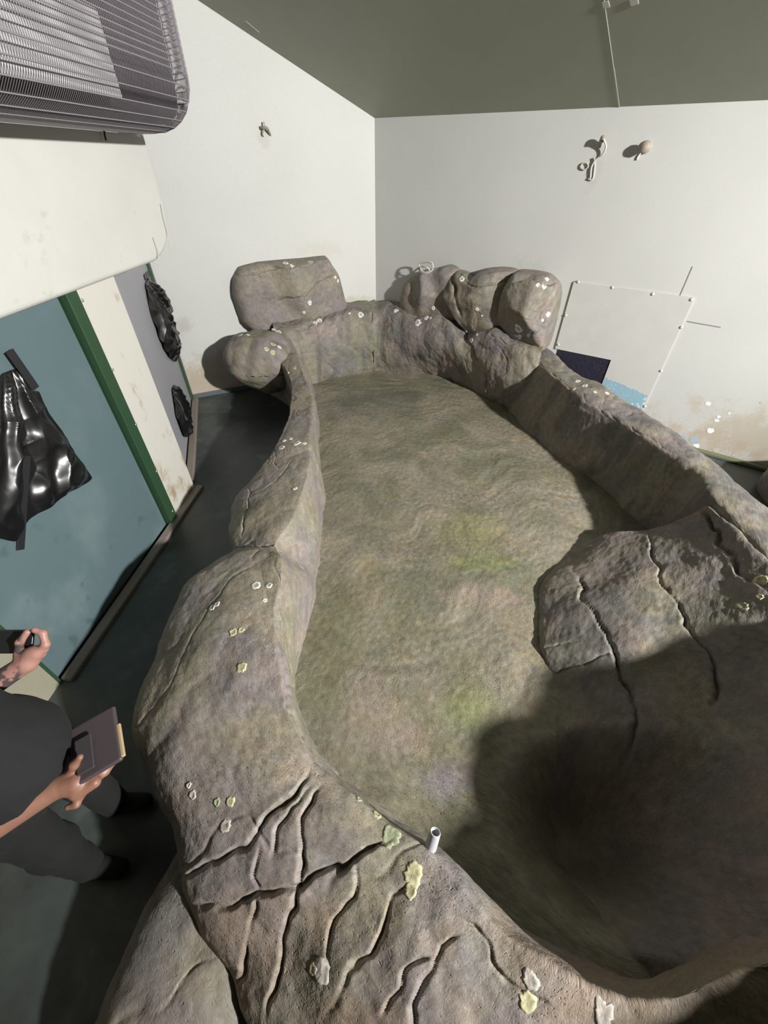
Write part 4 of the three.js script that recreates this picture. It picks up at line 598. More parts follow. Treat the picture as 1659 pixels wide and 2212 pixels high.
// ------------------------------------------------------------------ caged heater at the top left
{
  const C = thing('wire_cage', DW(0.2, 2.58, 0.25).toArray(), 'rounded wire mesh guard around the heater above the teal door', 'guard');
  const S0 = -2.6, S1 = 1.45, D0 = 0.05, D1 = 0.58, RC = 0.42, Y0 = 2.575, Y1 = 3.75, RB = 0.27;
  // plan path from the far left along the front and round the end to the wall
  const plan = inset => { const p = []; const r = Math.max(0.02, RC - inset); p.push([S0, D1 - inset]); for (let i = 0; i <= 30; i++) p.push([lerp(S0, S1 - RC, i / 30), D1 - inset]); for (let i = 1; i <= 14; i++) { const t = i / 14 * Math.PI / 2; p.push([S1 - RC + r * Math.sin(t), D1 - RC + r * Math.cos(t)]); } p.push([S1 - inset, D0]); return p; };
  const wire = (pts, r, seg) => { const pos = [], idx = [], n = pts.length, R = 4; for (let i = 0; i < n; i++) { const a = pts[Math.max(0, i - 1)], b = pts[Math.min(n - 1, i + 1)]; const t = b.clone().sub(a).normalize(); const u = Math.abs(t.y) > 0.8 ? V3(1, 0, 0) : V3(0, 1, 0); const x = V3().crossVectors(t, u).normalize(), y = V3().crossVectors(t, x); for (let k = 0; k < R; k++) { const q = pts[i].clone().addScaledVector(x, r * Math.cos(k * Math.PI / 2)).addScaledVector(y, r * Math.sin(k * Math.PI / 2)); pos.push(q.x, q.y, q.z); if (i < n - 1) { const A = i * R + k, B = i * R + (k + 1) % R; idx.push(A, A + R, B, B, A + R, B + R); } } } const g = new THREE.BufferGeometry(); g.setAttribute('position', new THREE.Float32BufferAttribute(pos, 3)); g.setIndex(idx); g.computeVertexNormals(); return g; };
  const hor = [], ver = []; const prof = []; for (let i = 0; i <= 7; i++) { const t = i / 7 * Math.PI / 2; prof.push([RB * (1 - Math.sin(t)), Y0 + RB * (1 - Math.cos(t))]); }
  for (let y = Y0 + RB + 0.028; y < Y1; y += 0.028) prof.push([0, y]);
  const bottom = []; for (let k = 0; k < 8; k++) bottom.push([RB + 0.025 * (8 - k), Y0]);
  for (const [ins, y] of bottom.concat(prof)) hor.push(wire(plan(ins).map(q => DW(q[0], y, q[1])), 0.0032));
  const P0 = plan(0); const len = []; let L = 0; P0.forEach((q, i) => { if (i) L += Math.hypot(q[0] - P0[i - 1][0], q[1] - P0[i - 1][1]); len.push(L); });
  const along = (ins, s) => { const p = plan(ins); for (let i = 1; i < p.length; i++) if (s <= len[i]) { const t = (s - len[i - 1]) / Math.max(1e-6, len[i] - len[i - 1]); return [lerp(p[i - 1][0], p[i][0], t), lerp(p[i - 1][1], p[i][1], t)]; } return p[p.length - 1]; };
  for (let s = 0.05; s < L; s += 0.0135) { const pts = []; for (const [ins, y] of [[RB + 0.2, Y0]].concat(prof.slice(0, 8), [[0, Y1]])) { const q = along(ins, s); pts.push(DW(q[0], y, q[1])); } ver.push(wire(pts, 0.0016)); }
  const wm = std(0.36, 0.33, 0.36, 0.4, { metalness: 0.4 });
  const a = mesh('long_wires', shiftGeo(mergeGeometries(hor), C), wm, C); a.userData.kind = 'stuff'; const b = mesh('cross_wires', shiftGeo(mergeGeometries(ver), C), std(0.2, 0.18, 0.2, 0.45, { metalness: 0.3 }), C); b.userData.kind = 'stuff';
  mesh('hook', shiftGeo(tubeGeo([[-1.74, 2.579, -3.41], [-1.741, 2.554, -3.396], [-1.741, 2.53, -3.392]], 0.006, 10, 6), C), blackRub, C);
  const h = thing('heater', DW(-0.3, 2.6, 0.2).toArray(), 'dark boxed heater with a pale grey front plate inside the wire guard', 'heater');
  const s1 = 0.42; dWallMesh('casing', h, std(0.03, 0.022, 0.028, 0.5), -2.4, 1.36, 2.62, 3.75, 0.06, 0.42, 0.14);
  dWallMesh('front_plate', h, std(0.42, 0.42, 0.42, 0.45), -2.4, s1, 2.68, 2.98, 0.48, 0.5, 0.01);
  dWallMesh('bracket', h, std(0.05, 0.04, 0.05, 0.5), -2.3, 0.3, 2.75, 2.86, 0.41, 0.49, 0.01);
  dWallMesh('reflector', h, std(0.5, 0.5, 0.49, 0.4), -2.2, 0.72, 3.2, 3.26, 0.41, 0.47, 0.02);
}
// ------------------------------------------------------------------ lamps out of sight under the roof
{
  const glow = (e, c) => new THREE.MeshStandardMaterial({ color: 0x222222, emissive: c, emissiveIntensity: e });
  const t = thing('flood_lamp', LAMP.toArray(), 'white flood lamp on a bracket under the roof beyond the right edge', 'lamp'); t.lookAt(AIM);
  mesh('housing', box(0.6, 0.46, 0.12, 0, 0, -0.1, 0.02), std(0.3, 0.3, 0.3, 0.5), t); mesh('lens', box(0.5, 0.36, 0.02, 0, 0, -0.03), glow(6, lamp.color), t); mesh('bracket', box(0.05, 0.3, 0.05, 0, 0.3, -0.12), std(0.2, 0.2, 0.2, 0.5), t);
}
// overflow pipe at the near rim
{
  const t = thing('overflow_pipe', [0.179, 0.6, -0.305], 'short grey pipe stub on the near inner edge of the rim', 'pipe'); const a = vec([0.176, 0.59, -0.297]), b = vec([0.193, 0.66, -0.334]);
  const d = b.clone().sub(a).normalize(); const g = new THREE.LatheGeometry([[0.016, 0], [0.022, 0], [0.02, 0.068], [0.018, 0.072], [0.014, 0.07], [0.014, 0.02]].map(p => new THREE.Vector2(...p)), 18); g.applyQuaternion(new THREE.Quaternion().setFromUnitVectors(V3(0, 1, 0), d)); g.translate(a.x, a.y, a.z); mesh('tube', shiftGeo(g, t), std(0.45, 0.45, 0.48, 0.35), t);
}

// ------------------------------------------------------------------ people
// distance field meshed on a grid (surface nets)
function sdfMesh(min, max, h, f, colorFn) {
  const nx = Math.ceil((max[0] - min[0]) / h) + 1, ny = Math.ceil((max[1] - min[1]) / h) + 1, nz = Math.ceil((max[2] - min[2]) / h) + 1; const F = new Float32Array(nx * ny * nz); const id = (i, j, k) => (k * ny + j) * nx + i;
  for (let k = 0; k < nz; k++) for (let j = 0; j < ny; j++) for (let i = 0; i < nx; i++) F[id(i, j, k)] = f(min[0] + i * h, min[1] + j * h, min[2] + k * h);
  const vi = new Int32Array(nx * ny * nz).fill(-1); const pos = [], idx = []; const E = [[0, 1], [0, 2], [0, 4], [1, 3], [1, 5], [2, 3], [2, 6], [3, 7], [4, 5], [4, 6], [5, 7], [6, 7]];
  for (let k = 0; k < nz - 1; k++) for (let j = 0; j < ny - 1; j++) for (let i = 0; i < nx - 1; i++) {
    const v = []; let m = 0; for (let c = 0; c < 8; c++) { const q = F[id(i + (c & 1), j + ((c >> 1) & 1), k + (c >> 2))]; v.push(q); if (q < 0) m |= 1 << c; } if (m === 0 || m === 255) continue;
    let x = 0, y = 0, z = 0, n = 0; for (const [a, b] of E) if ((v[a] < 0) !== (v[b] < 0)) { const t = v[a] / (v[a] - v[b]); x += lerp(a & 1, b & 1, t); y += lerp((a >> 1) & 1, (b >> 1) & 1, t); z += lerp(a >> 2, b >> 2, t); n++; }
    vi[id(i, j, k)] = pos.length / 3; pos.push(min[0] + (i + x / n) * h, min[1] + (j + y / n) * h, min[2] + (k + z / n) * h);
  }
  for (let k = 1; k < nz - 1; k++) for (let j = 1; j < ny - 1; j++) for (let i = 1; i < nx - 1; i++) {
    const a = F[id(i, j, k)] < 0; const quad = (p, q, r, s, fl) => { if (fl) idx.push(p, q, r, p, r, s); else idx.push(p, r, q, p, s, r); };
    if (a !== (F[id(i + 1, j, k)] < 0)) quad(vi[id(i, j - 1, k - 1)], vi[id(i, j, k - 1)], vi[id(i, j, k)], vi[id(i, j - 1, k)], a);
    if (a !== (F[id(i, j + 1, k)] < 0)) quad(vi[id(i - 1, j, k - 1)], vi[id(i - 1, j, k)], vi[id(i, j, k)], vi[id(i, j, k - 1)], a);
    if (a !== (F[id(i, j, k + 1)] < 0)) quad(vi[id(i - 1, j - 1, k)], vi[id(i, j - 1, k)], vi[id(i, j, k)], vi[id(i - 1, j, k)], a);
  }
  const g = new THREE.BufferGeometry(); g.setAttribute('position', new THREE.Float32BufferAttribute(pos, 3)); g.setIndex(idx); g.computeVertexNormals();
  if (colorFn) { const c = []; for (let i = 0; i < pos.length; i += 3) c.push(...colorFn(pos[i], pos[i + 1], pos[i + 2])); g.setAttribute('color', new THREE.Float32BufferAttribute(c, 3)); }
  return g;
}
const smin = (a, b, k) => { const h = clamp(0.5 + 0.5 * (b - a) / k); return lerp(b, a, h) - k * h * (1 - h); };
function cap(p, A, B, ra, rb) { const bx = B[0] - A[0], by = B[1] - A[1], bz = B[2] - A[2], ax = p[0] - A[0], ay = p[1] - A[1], az = p[2] - A[2]; const t = clamp((ax * bx + ay * by + az * bz) / (bx * bx + by * by + bz * bz)); return Math.hypot(ax - bx * t, ay - by * t, az - bz * t) - lerp(ra, rb, t); }
function chainField(bones, k) { return (x, y, z) => { let d = 1e9; const p = [x, y, z]; for (const b of bones) d = smin(d, cap(p, b[0], b[1], b[2], b[3]), b[4] ?? k); return d; }; }
function bounds(bones, pad) { const mn = [1e9, 1e9, 1e9], mx = [-1e9, -1e9, -1e9]; for (const b of bones) for (const q of [0, 1]) for (let a = 0; a < 3; a++) { mn[a] = Math.min(mn[a], b[q][a] - Math.max(b[2], b[3]) - pad); mx[a] = Math.max(mx[a], b[q][a] + Math.max(b[2], b[3]) + pad); } return [mn, mx]; }
function body(bones, k, h, col, fn) { const [mn, mx] = bounds(bones, 0.03); const f = fn ? fn(chainField(bones, k)) : chainField(bones, k); return sdfMesh(mn, mx, h, f, col); }
const skinMat = new THREE.MeshPhysicalMaterial({ vertexColors: true, roughness: 0.5 });
const skin = (t = [0.44, 0.24, 0.17]) => (x, y, z) => { const n = 1 + 0.18 * fbm(x * 30, y * 30, z * 30, 3); return t.map(q => q * n); };
const clothMat = (r, g, b) => new THREE.MeshStandardMaterial({ color: new THREE.Color().setRGB(r, g, b), roughness: 0.9, bumpMap: plasterBump, bumpScale: 0.001 });
const wrinkle = f => (x, y, z) => f(x, y, z) + 0.006 * noise(x * 14, y * 9, z * 14) + 0.004 * noise(x * 30, y * 18, z * 30);
// head with a face, looking along unit vector (fx,fz) in plan
function headBones(c, f) { const s = [-f[1], f[0]]; const at = (F, U, S) => [c[0] + f[0] * F + s[0] * S, c[1] + U, c[2] + f[1] * F + s[1] * S]; return [[at(-0.01, 0.03, 0), at(0.01, 0.05, 0), 0.09, 0.085, 0.04], [at(0.03, -0.03, 0), at(0.045, -0.075, 0), 0.065, 0.042, 0.04], [at(0.085, 0.015, 0), at(0.115, -0.025, 0), 0.011, 0.017, 0.015], [at(0.0, -0.01, 0.083), at(-0.015, 0.02, 0.09), 0.011, 0.014, 0.008], [at(0.0, -0.01, -0.083), at(-0.015, 0.02, -0.09), 0.011, 0.014, 0.008], [at(0.087, -0.055, 0.018), at(0.087, -0.055, -0.018), 0.008, 0.008, 0.006], [at(0.075, 0.038, 0.035), at(0.07, 0.04, 0.05), 0.014, 0.012, 0.01], [at(0.075, 0.038, -0.035), at(0.07, 0.04, -0.05), 0.014, 0.012, 0.01]]; }
function person(o) {
  const t = thing('person', o.pos, o.label, 'person', undefined); const S = g => shiftGeo(g, t);
  const geos = [body(o.skinCoarse.concat(o.headBones.slice(0, 2)), 0.03, 0.012, o.skinCol)].concat([body(o.headBones, 0.02, 0.005, o.skinCol)], o.hands.map(h => body(h, 0.009, 0.0035, o.handCol || o.skinCol)));
  mesh('body', S(mergeGeometries(geos)), skinMat, t);
  mesh('shirt', S(body(o.shirt, 0.06, 0.011, null, wrinkle)), o.shirtMat, t); mesh('trousers', S(body(o.trousers, 0.05, 0.012, null, wrinkle)), o.trouserMat, t);
  for (const s of o.shoes) mesh('shoe', S(body(s, 0.03, 0.008)), clothMat(0.008, 0.008, 0.009), t);
  mesh('hair', S(body(o.hair, 0.03, 0.007)), std(0.04, 0.025, 0.018, 0.8), t);
  for (const e of o.eyes) { const g = new THREE.SphereGeometry(0.012, 10, 8); g.translate(...e); mesh('eye', S(g), std(0.5, 0.48, 0.45, 0.2), t); }
  return t;
}
{ // in black, holding a folded case; only belly, arm and hand reach into the picture
  const hc = [-1.16, 1.6, -0.4], f = [0.98, -0.2]; const W = [-1.0, 1.0, -0.365], EL = [-1.23, 1.0, -0.19], SH = [-1.24, 1.36, -0.22];
  const hand = [[EL, W, 0.05, 0.033], [W, [-0.943, 1, -0.381], 0.03, 0.032], [[-0.963, 0.99, -0.371], [-0.912, 1, -0.403], 0.026, 0.02], [[-0.94, 0.98, -0.359], [-0.892, 0.99, -0.384], 0.022, 0.017], [W, [-0.967, 1.01, -0.4], 0.024, 0.02],
    [[-0.968, 1.01, -0.397], [-0.944, 1.05, -0.414], 0.015, 0.013], [[-0.944, 1.05, -0.414], [-0.925, 1.07, -0.428], 0.013, 0.010],
    [[-0.922, 1, -0.408], [-0.897, 0.985, -0.452], 0.0115, 0.010], [[-0.897, 0.985, -0.452], [-0.861, 1, -0.477], 0.010, 0.009],
    [[-0.911, 0.99, -0.399], [-0.887, 0.975, -0.437], 0.0115, 0.0105], [[-0.887, 0.975, -0.437], [-0.857, 0.985, -0.474], 0.0105, 0.009],
    [[-0.902, 0.98, -0.389], [-0.888, 0.965, -0.419], 0.011, 0.010], [[-0.888, 0.965, -0.419], [-0.873, 0.97, -0.446], 0.010, 0.0085],
    [[-0.925, 0.97, -0.362], [-0.935, 0.96, -0.333], 0.0105, 0.0095], [[-0.935, 0.96, -0.333], [-0.957, 0.96, -0.326], 0.0095, 0.0085]];
  person({ pos: [-1.25, 0, -0.42], label: 'person in a black shirt leaning at the rim, forearm bare, holding a dark case', headBones: headBones(hc, f), skinCol: skin([0.22, 0.11, 0.075]),
    skinCoarse: [[[-1.2, 1.38, -0.4], [-1.165, 1.52, -0.4], 0.06, 0.055], [SH, EL, 0.05, 0.043], [[-1.26, 1.36, -0.53], [-1.34, 1.05, -0.58], 0.05, 0.042], [[-1.34, 1.05, -0.58], [-1.33, 0.8, -0.57], 0.04, 0.03], [[-1.33, 0.8, -0.57], [-1.32, 0.7, -0.57], 0.03, 0.034]],
    hands: [hand], shirt: [[[-1.25, 1.3, -0.33], [-1.25, 1.3, -0.46], 0.125, 0.125], [[-1.2, 1.22, -0.4], [-1.17, 1.06, -0.42], 0.155, 0.17], [[-1.17, 1.06, -0.42], [-1.24, 0.94, -0.42], 0.165, 0.16], [SH, [-1.235, 1.16, -0.2], 0.075, 0.06], [[-1.26, 1.36, -0.53], [-1.31, 1.16, -0.56], 0.075, 0.06]],
    shirtMat: clothMat(0.006, 0.0068, 0.0078), trouserMat: clothMat(0.004, 0.004, 0.0045), trousers: [[[-1.25, 0.9, -0.36], [-1.25, 0.9, -0.48], 0.155, 0.155], [[-1.25, 0.84, -0.32], [-1.26, 0.46, -0.31], 0.095, 0.07], [[-1.26, 0.46, -0.31], [-1.31, 0.08, -0.31], 0.07, 0.06], [[-1.25, 0.84, -0.52], [-1.26, 0.46, -0.53], 0.095, 0.07], [[-1.26, 0.46, -0.53], [-1.31, 0.08, -0.54], 0.07, 0.06]],
    shoes: [[[[-1.33, 0.05, -0.31], [-1.18, 0.045, -0.3], 0.048, 0.04]], [[[-1.33, 0.05, -0.54], [-1.18, 0.045, -0.55], 0.048, 0.04]]], hair: [[[hc[0] - 0.035, hc[1] + 0.06, hc[2]], [hc[0] - 0.01, hc[1] + 0.085, hc[2]], 0.09, 0.082], [[hc[0] - 0.05, hc[1], hc[2]], [hc[0] - 0.05, hc[1] - 0.04, hc[2]], 0.075, 0.06]], eyes: [[hc[0] + 0.088, hc[1] + 0.022, hc[2] + 0.012], [hc[0] + 0.078, hc[1] + 0.022, hc[2] - 0.052]] });
  const c = thing('phone_case', [-0.923, 1.03, -0.475], 'plum grey folded case in the hand of the person in black', 'case');
  const slab = new RoundedBoxGeometry(0.15, 0.018, 0.185, 3, 0.008), m = new THREE.Matrix4().makeRotationFromEuler(new THREE.Euler(0.12, 0.55, 0.1)); slab.applyMatrix4(m); mesh('cover', slab, std(0.065, 0.05, 0.056, 0.5), c);
  const st = new RoundedBoxGeometry(0.05, 0.006, 0.11, 2, 0.003); st.applyMatrix4(m); st.translate(-0.01, 0.014, 0.03); mesh('strap', st, std(0.05, 0.045, 0.05, 0.5), c);
  const ed = new RoundedBoxGeometry(0.012, 0.012, 0.11, 2, 0.004); ed.translate(0.077, 0, 0.03); ed.applyMatrix4(m); mesh('edge', ed, std(0.4, 0.3, 0.17, 0.5), c);
}
{ // tattooed forearm with a phone
  const hc = [-1.83, 1.66, -0.62], f = [0.98, -0.2]; const W = [-1.216, 1.15, -0.69], EL = [-1.56, 1.0, -0.5], SH = [-1.82, 1.38, -0.44];
  const hand = [[EL, W, 0.046, 0.031], [W, [-1.195, 1.17, -0.709], 0.03, 0.028], [[-1.233, 1.16, -0.704], [-1.183, 1.18, -0.714], 0.026, 0.022],
    [[-1.179, 1.18, -0.707], [-1.15, 1.2, -0.73], 0.014, 0.012], [[-1.15, 1.2, -0.73], [-1.159, 1.23, -0.754], 0.012, 0.011], [[-1.159, 1.23, -0.754], [-1.181, 1.245, -0.757], 0.011, 0.0095],
    [[-1.201, 1.165, -0.709], [-1.162, 1.18, -0.725], 0.0125, 0.011], [[-1.162, 1.18, -0.725], [-1.162, 1.205, -0.745], 0.011, 0.0095],
    [[-1.217, 1.16, -0.705], [-1.178, 1.16, -0.719], 0.012, 0.011], [[-1.178, 1.16, -0.719], [-1.179, 1.175, -0.738], 0.011, 0.009],
    [[-1.234, 1.15, -0.703], [-1.195, 1.145, -0.706], 0.011, 0.010], [[-1.195, 1.145, -0.706], [-1.194, 1.155, -0.728], 0.010, 0.0085],
    [[-1.248, 1.17, -0.712], [-1.229, 1.215, -0.728], 0.014, 0.012], [[-1.229, 1.215, -0.728], [-1.205, 1.24, -0.751], 0.012, 0.0105]];
  const tat = (x, y, z) => { const n = fbm(x * 26 + 2, y * 26, z * 26, 3); const b = sstep(-0.06, 0.0, n + 0.06 * Math.sin(x * 90 + y * 40)); const wristward = sstep(-1.205, -1.225, x); return mix3([0.34, 0.18, 0.145], [0.05, 0.047, 0.052], b * wristward * 0.9); };
  person({ pos: [-1.8, 0, -0.6], label: 'person with a tattooed forearm by the teal door, holding up a black phone', headBones: headBones(hc, f), skinCol: skin([0.33, 0.18, 0.14]), handCol: tat,
    skinCoarse: [[[-1.84, 1.42, -0.62], [-1.835, 1.56, -0.62], 0.06, 0.055], [SH, EL, 0.05, 0.046], [[-1.84, 1.38, -0.8], [-1.8, 1.08, -0.84], 0.05, 0.042], [[-1.8, 1.08, -0.84], [-1.56, 1.12, -0.85], 0.04, 0.03], [[-1.56, 1.12, -0.85], [-1.48, 1.14, -0.84], 0.03, 0.034]],
    hands: [hand], shirt: [[[-1.84, 1.33, -0.54], [-1.84, 1.33, -0.7], 0.115, 0.115], [[-1.84, 1.25, -0.62], [-1.84, 0.98, -0.62], 0.135, 0.13], [SH, [-1.73, 1.22, -0.46], 0.07, 0.06], [[-1.84, 1.38, -0.8], [-1.82, 1.22, -0.82], 0.07, 0.058]],
    shirtMat: clothMat(0.3, 0.3, 0.3), trouserMat: clothMat(0.05, 0.05, 0.06), trousers: [[[-1.84, 0.93, -0.56], [-1.84, 0.93, -0.68], 0.125, 0.125], [[-1.84, 0.86, -0.54], [-1.83, 0.47, -0.52], 0.085, 0.065], [[-1.83, 0.47, -0.52], [-1.85, 0.08, -0.52], 0.065, 0.055], [[-1.84, 0.86, -0.7], [-1.83, 0.47, -0.73], 0.085, 0.065], [[-1.83, 0.47, -0.73], [-1.85, 0.08, -0.74], 0.065, 0.055]],
    shoes: [[[[-1.87, 0.05, -0.52], [-1.71, 0.045, -0.51], 0.048, 0.04]], [[[-1.87, 0.05, -0.74], [-1.71, 0.045, -0.75], 0.048, 0.04]]], hair: [[[hc[0] - 0.035, hc[1] + 0.06, hc[2]], [hc[0] - 0.01, hc[1] + 0.085, hc[2]], 0.09, 0.082], [[hc[0] - 0.05, hc[1], hc[2]], [hc[0] - 0.05, hc[1] - 0.04, hc[2]], 0.075, 0.06]], eyes: [[hc[0] + 0.088, hc[1] + 0.022, hc[2] + 0.012], [hc[0] + 0.078, hc[1] + 0.022, hc[2] - 0.052]] });
  const p = thing('phone', [-1.263, 1.19, -0.746], 'black phone held sideways in the tattooed hand', 'phone'); const m = new THREE.Matrix4().makeRotationFromEuler(new THREE.Euler(-0.85, 0.05, 0.0));
  const g = new RoundedBoxGeometry(0.165, 0.08, 0.012, 3, 0.006); g.applyMatrix4(m); g.translate(-0.03, 0, 0); mesh('body', g, std(0.012, 0.012, 0.014, 0.3), p);
  const l = new THREE.CylinderGeometry(0.007, 0.007, 0.004, 14); l.rotateX(Math.PI / 2); l.translate(-0.075, 0.022, 0.007); l.applyMatrix4(m); l.translate(-0.03, 0, 0); mesh('lens', l, std(0.03, 0.03, 0.04, 0.15), p);
}

// ------------------------------------------------------------------ lichen: small raised crusts on the rocks
{
  const hosts = []; scene.traverse(o => { if (o.isMesh && (o.material === rockMat || o.material === basinMat)) hosts.push(o); });
  const COL = { w: [[0.72, 0.71, 0.66], [0.6, 0.59, 0.53]], r: [[0.74, 0.73, 0.68], [0.36, 0.35, 0.29]], y: [[0.56, 0.53, 0.33], [0.42, 0.39, 0.23]], g: [[0.36, 0.39, 0.25], [0.3, 0.33, 0.2]], p: [[0.52, 0.48, 0.43], [0.42, 0.38, 0.33]] };
  const lichenMat = new THREE.MeshStandardMaterial({ vertexColors: true, roughness: 0.85 });
  const data = [
    [0, -0.724, 0.626, -1.445, 0.0316, 'r'],
    [0, -0.649, 0.629, -1.440, 0.0236, 'r'],
    [0, -0.649, 0.626, -1.343, 0.0153, 'w'],
    [0, -0.931, 0.609, -1.304, 0.0227, 'r'],
    [0, -0.906, 0.618, -1.323, 0.0202, 'w'],
    [0, -0.763, 0.632, -1.135, 0.0259, 'y'],
    [0, -0.724, 0.634, -1.149, 0.0190, 'y'],
    [0, -0.664, 0.645, -0.942, 0.0305, 'y'],
    [0, -0.792, 0.517, -0.501, 0.0133, 'w'],
    [0, -0.764, 0.513, -0.467, 0.0206, 'p'],
    [0, -0.651, 0.532, -0.440, 0.0165, 'g'],
    [0, -0.597, 0.544, -0.442, 0.0219, 'y'],
    [0, -0.602, 0.517, -0.369, 0.0267, 'p'],
    [0, -0.756, 0.617, -2.983, 0.0436, 'r'],
    [0, -0.882, 0.588, -2.954, 0.0357, 'r'],
    [0, -0.881, 0.589, -3.073, 0.0244, 'w'],
    [0, -0.823, 0.600, -3.079, 0.0203, 'w'],
    [0, -0.685, 0.624, -2.965, 0.0237, 'w'],
    [0, -0.663, 0.607, -2.365, 0.0206, 'w'],
    [6, -1.731, 0.862, -5.000, 0.0442, 'r'],
    [6, -1.642, 0.872, -4.987, 0.0275, 'w'],
    [6, -1.318, 0.806, -4.856, 0.0381, 'y'],
    [6, -1.246, 0.780, -4.855, 0.0328, 'w'],
    [6, -1.377, 0.789, -4.767, 0.0323, 'y'],
    [6, -1.317, 0.750, -4.756, 0.0324, 'y'],
    [4, -1.400, 0.831, -5.320, 0.0291, 'w'],
    [4, -1.344, 0.809, -5.283, 0.0465, 'r'],
    [0, -1.042, 0.644, -4.545, 0.0265, 'y'],
    [0, -1.111, 0.603, -4.513, 0.0212, 'w'],
    [5, -1.207, 1.504, -5.627, 0.0391, 'r'],
    [5, -1.132, 1.468, -5.644, 0.0337, 'w'],
    [5, -0.967, 1.069, -5.620, 0.0354, 'w'],
    [5, -1.045, 0.963, -5.586, 0.0238, 'w'],
    [5, -0.644, 1.299, -5.891, 0.0239, 'w'],
    [5, -0.619, 1.254, -5.906, 0.0241, 'w'],
    [5, -0.914, 1.500, -5.721, 0.0340, 'y'],
    [4, -0.865, 0.835, -5.665, 0.0367, 'r'],
    [4, -0.917, 0.817, -5.626, 0.0305, 'r'],
    [4, -0.482, 0.891, -5.827, 0.0187, 'w'],
    [4, -0.335, 0.870, -5.864, 0.0439, 'r'],
    [4, 0.140, 0.915, -5.881, 0.0375, 'w'],
    [7, 0.614, 1.016, -5.611, 0.0297, 'w'],
    [4, 0.423, 0.845, -5.618, 0.0486, 'r'],
    [4, 0.527, 0.900, -5.607, 0.0422, 'w'],
    [4, 0.583, 0.913, -5.563, 0.0239, 'w'],
    [8, 0.894, 1.394, -5.380, 0.0382, 'r'],
    [8, 1.084, 1.122, -5.153, 0.0273, 'w'],
    [8, 1.146, 1.054, -5.161, 0.0166, 'w'],
    [8, 1.035, 0.804, -5.370, 0.0236, 'w'],
    [4, 1.117, 0.840, -5.150, 0.0227, 'w'],
    [4, 1.068, 0.768, -5.168, 0.0345, 'w'],
    [9, 1.520, 1.000, -4.860, 0.0583, 'r'],
    [9, 1.558, 0.916, -4.852, 0.0321, 'w'],
    [9, 1.613, 0.958, -4.752, 0.0210, 'w'],
    [9, 1.667, 1.462, -4.753, 0.0340, 'w'],
    [9, 1.597, 1.470, -4.753, 0.0243, 'w'],
    [9, 1.716, 1.506, -4.858, 0.0295, 'w'],
    [9, 1.766, 1.191, -4.723, 0.0302, 'w'],
    [9, 1.721, 1.134, -4.706, 0.0203, 'w'],
    [1, 2.012, 0.713, -4.091, 0.0291, 'r'],
    [1, 2.053, 0.719, -3.973, 0.0332, 'r'],
    [1, 2.207, 0.711, -3.809, 0.0277, 'w'],
    [1, 1.933, 0.696, -3.934, 0.0237, 'y'],
    [1, 2.083, 0.721, -3.807, 0.0230, 'w'],
    [3, 2.220, 0.603, -1.527, 0.0435, 'y'],
    [3, 2.138, 0.588, -1.414, 0.0237, 'y'],
    [3, 2.059, 0.539, -1.383, 0.0370, 'g'],
    [0, 0.105, 0.604, -0.223, 0.0382, 'y'],
    [0, 0.100, 0.591, -0.180, 0.0266, 'y'],
    [0, -0.019, 0.583, -0.392, 0.0228, 'y'],
    [0, 0.034, 0.597, -0.326, 0.0404, 'g'],
    [0, -0.090, 0.591, -0.441, 0.0143, 'g'],
    [0, -0.195, 0.476, 0.001, 0.0388, 'p'],
    [0, -0.221, 0.461, -0.004, 0.0181, 'y'],
    [0, 0.445, 0.612, 0.014, 0.0276, 'p'],
    [0, 0.432, 0.590, 0.056, 0.0299, 'y'],
    [0, 0.638, 0.612, 0.076, 0.0345, 'p']
  ];
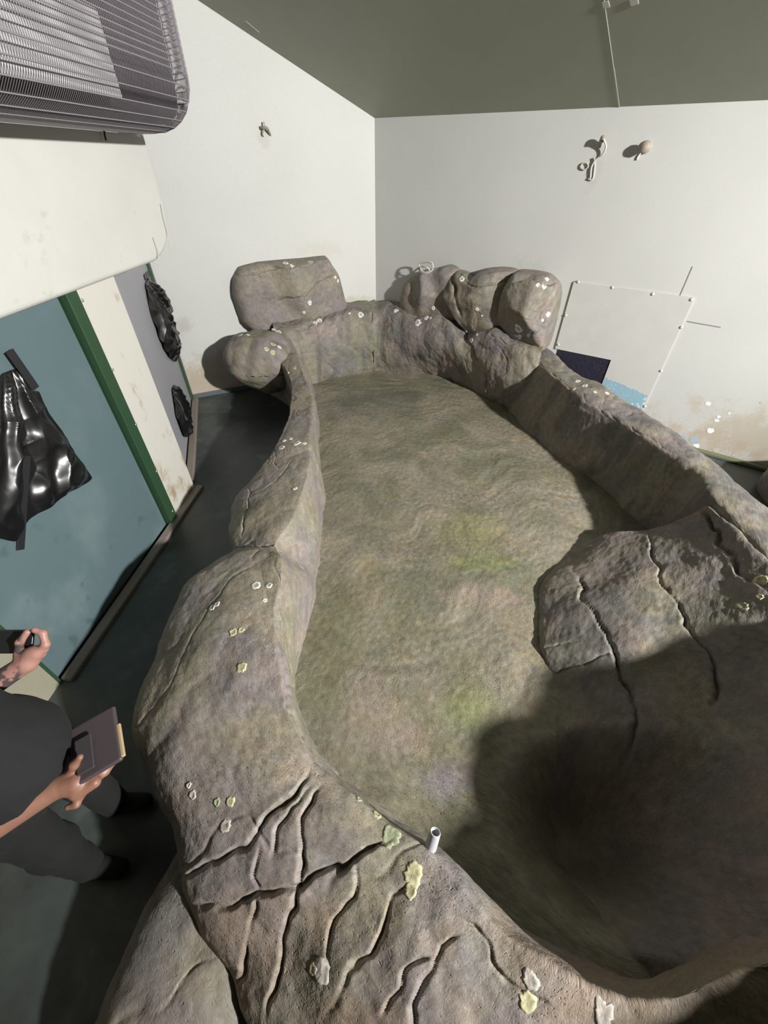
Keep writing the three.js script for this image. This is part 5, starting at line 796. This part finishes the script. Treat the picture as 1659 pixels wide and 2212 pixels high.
  data.forEach(([hi, x, y, z, r, kind], k) => {
    const host = hosts[hi], g = host.geometry, P0 = g.attributes.position, N0 = g.attributes.normal; const w = host.getWorldPosition(V3()); const c = V3(x, y, z).sub(w);
    const near = []; let bd = 1e9, bi = 0; for (let i = 0; i < P0.count; i++) { const dx = P0.getX(i) - c.x, dy = P0.getY(i) - c.y, dz = P0.getZ(i) - c.z, d = dx * dx + dy * dy + dz * dz; if (d < bd) { bd = d; bi = i; } if (d < (1.6 * r + 0.02) ** 2) near.push(i); }
    const n = V3(); for (const i of near) n.add(V3(N0.getX(i), N0.getY(i), N0.getZ(i))); if (n.lengthSq() < 1e-6) n.set(0, 1, 0); n.normalize(); c.set(P0.getX(bi), P0.getY(bi), P0.getZ(bi));
    const u = V3().crossVectors(Math.abs(n.y) < 0.9 ? V3(0, 1, 0) : V3(1, 0, 0), n).normalize(), v = V3().crossVectors(n, u); const R = rng(100 + k), ph = R() * 6; const S = 26, M = 5, pos = [], col = [], idx = []; const [ce, cc] = COL[kind];
    const loc = near.map(i => { const q = V3(P0.getX(i), P0.getY(i), P0.getZ(i)).sub(c); return [q.dot(u), q.dot(v), q.dot(n)]; });
    for (let j = 0; j <= M; j++) for (let i = 0; i < S; i++) {
      const t = i / S * 6.2832, rr = r * j / M * (0.95 + 0.3 * noise(Math.cos(t) * 1.4 + k, Math.sin(t) * 1.4, ph) + 0.3 * noise(Math.cos(t) * 4, Math.sin(t) * 4, k + 0.5)); const a = Math.cos(t) * rr, b = Math.sin(t) * rr;
      let sw = 0, sh = 0; for (const q of loc) { const wgt = 1 / ((q[0] - a) ** 2 + (q[1] - b) ** 2 + 1e-5) ** 1.5; sw += wgt; sh += wgt * q[2]; } const h = (sw ? sh / sw : 0) + [0.002, 0.002, 0.0025, 0.004, 0.003, -0.004][j] + 0.0012 * noise(a * 300, b * 300, k);
      const p = c.clone().addScaledVector(u, a).addScaledVector(v, b).addScaledVector(n, h); pos.push(p.x, p.y, p.z); const m = mix3(cc, ce, sstep(0.35, 0.65, j / M)), gn = 0.92 + 0.35 * noise(a * 200, b * 200, k + 3) + 0.5 * noise(a * 70 + 5, b * 70, k + 8); col.push(m[0] * gn, m[1] * gn, m[2] * gn);
      if (j < M) { const A = j * S + i, B = j * S + (i + 1) % S; idx.push(A, A + S, B, B, A + S, B + S); }
    }
    const geo = new THREE.BufferGeometry(); geo.setAttribute('position', new THREE.Float32BufferAttribute(pos, 3)); geo.setAttribute('color', new THREE.Float32BufferAttribute(col, 3)); geo.setIndex(idx); geo.computeVertexNormals(); mesh('lichen_patch', geo, lichenMat, host);
  });
}
renderer.render(scene, camera);
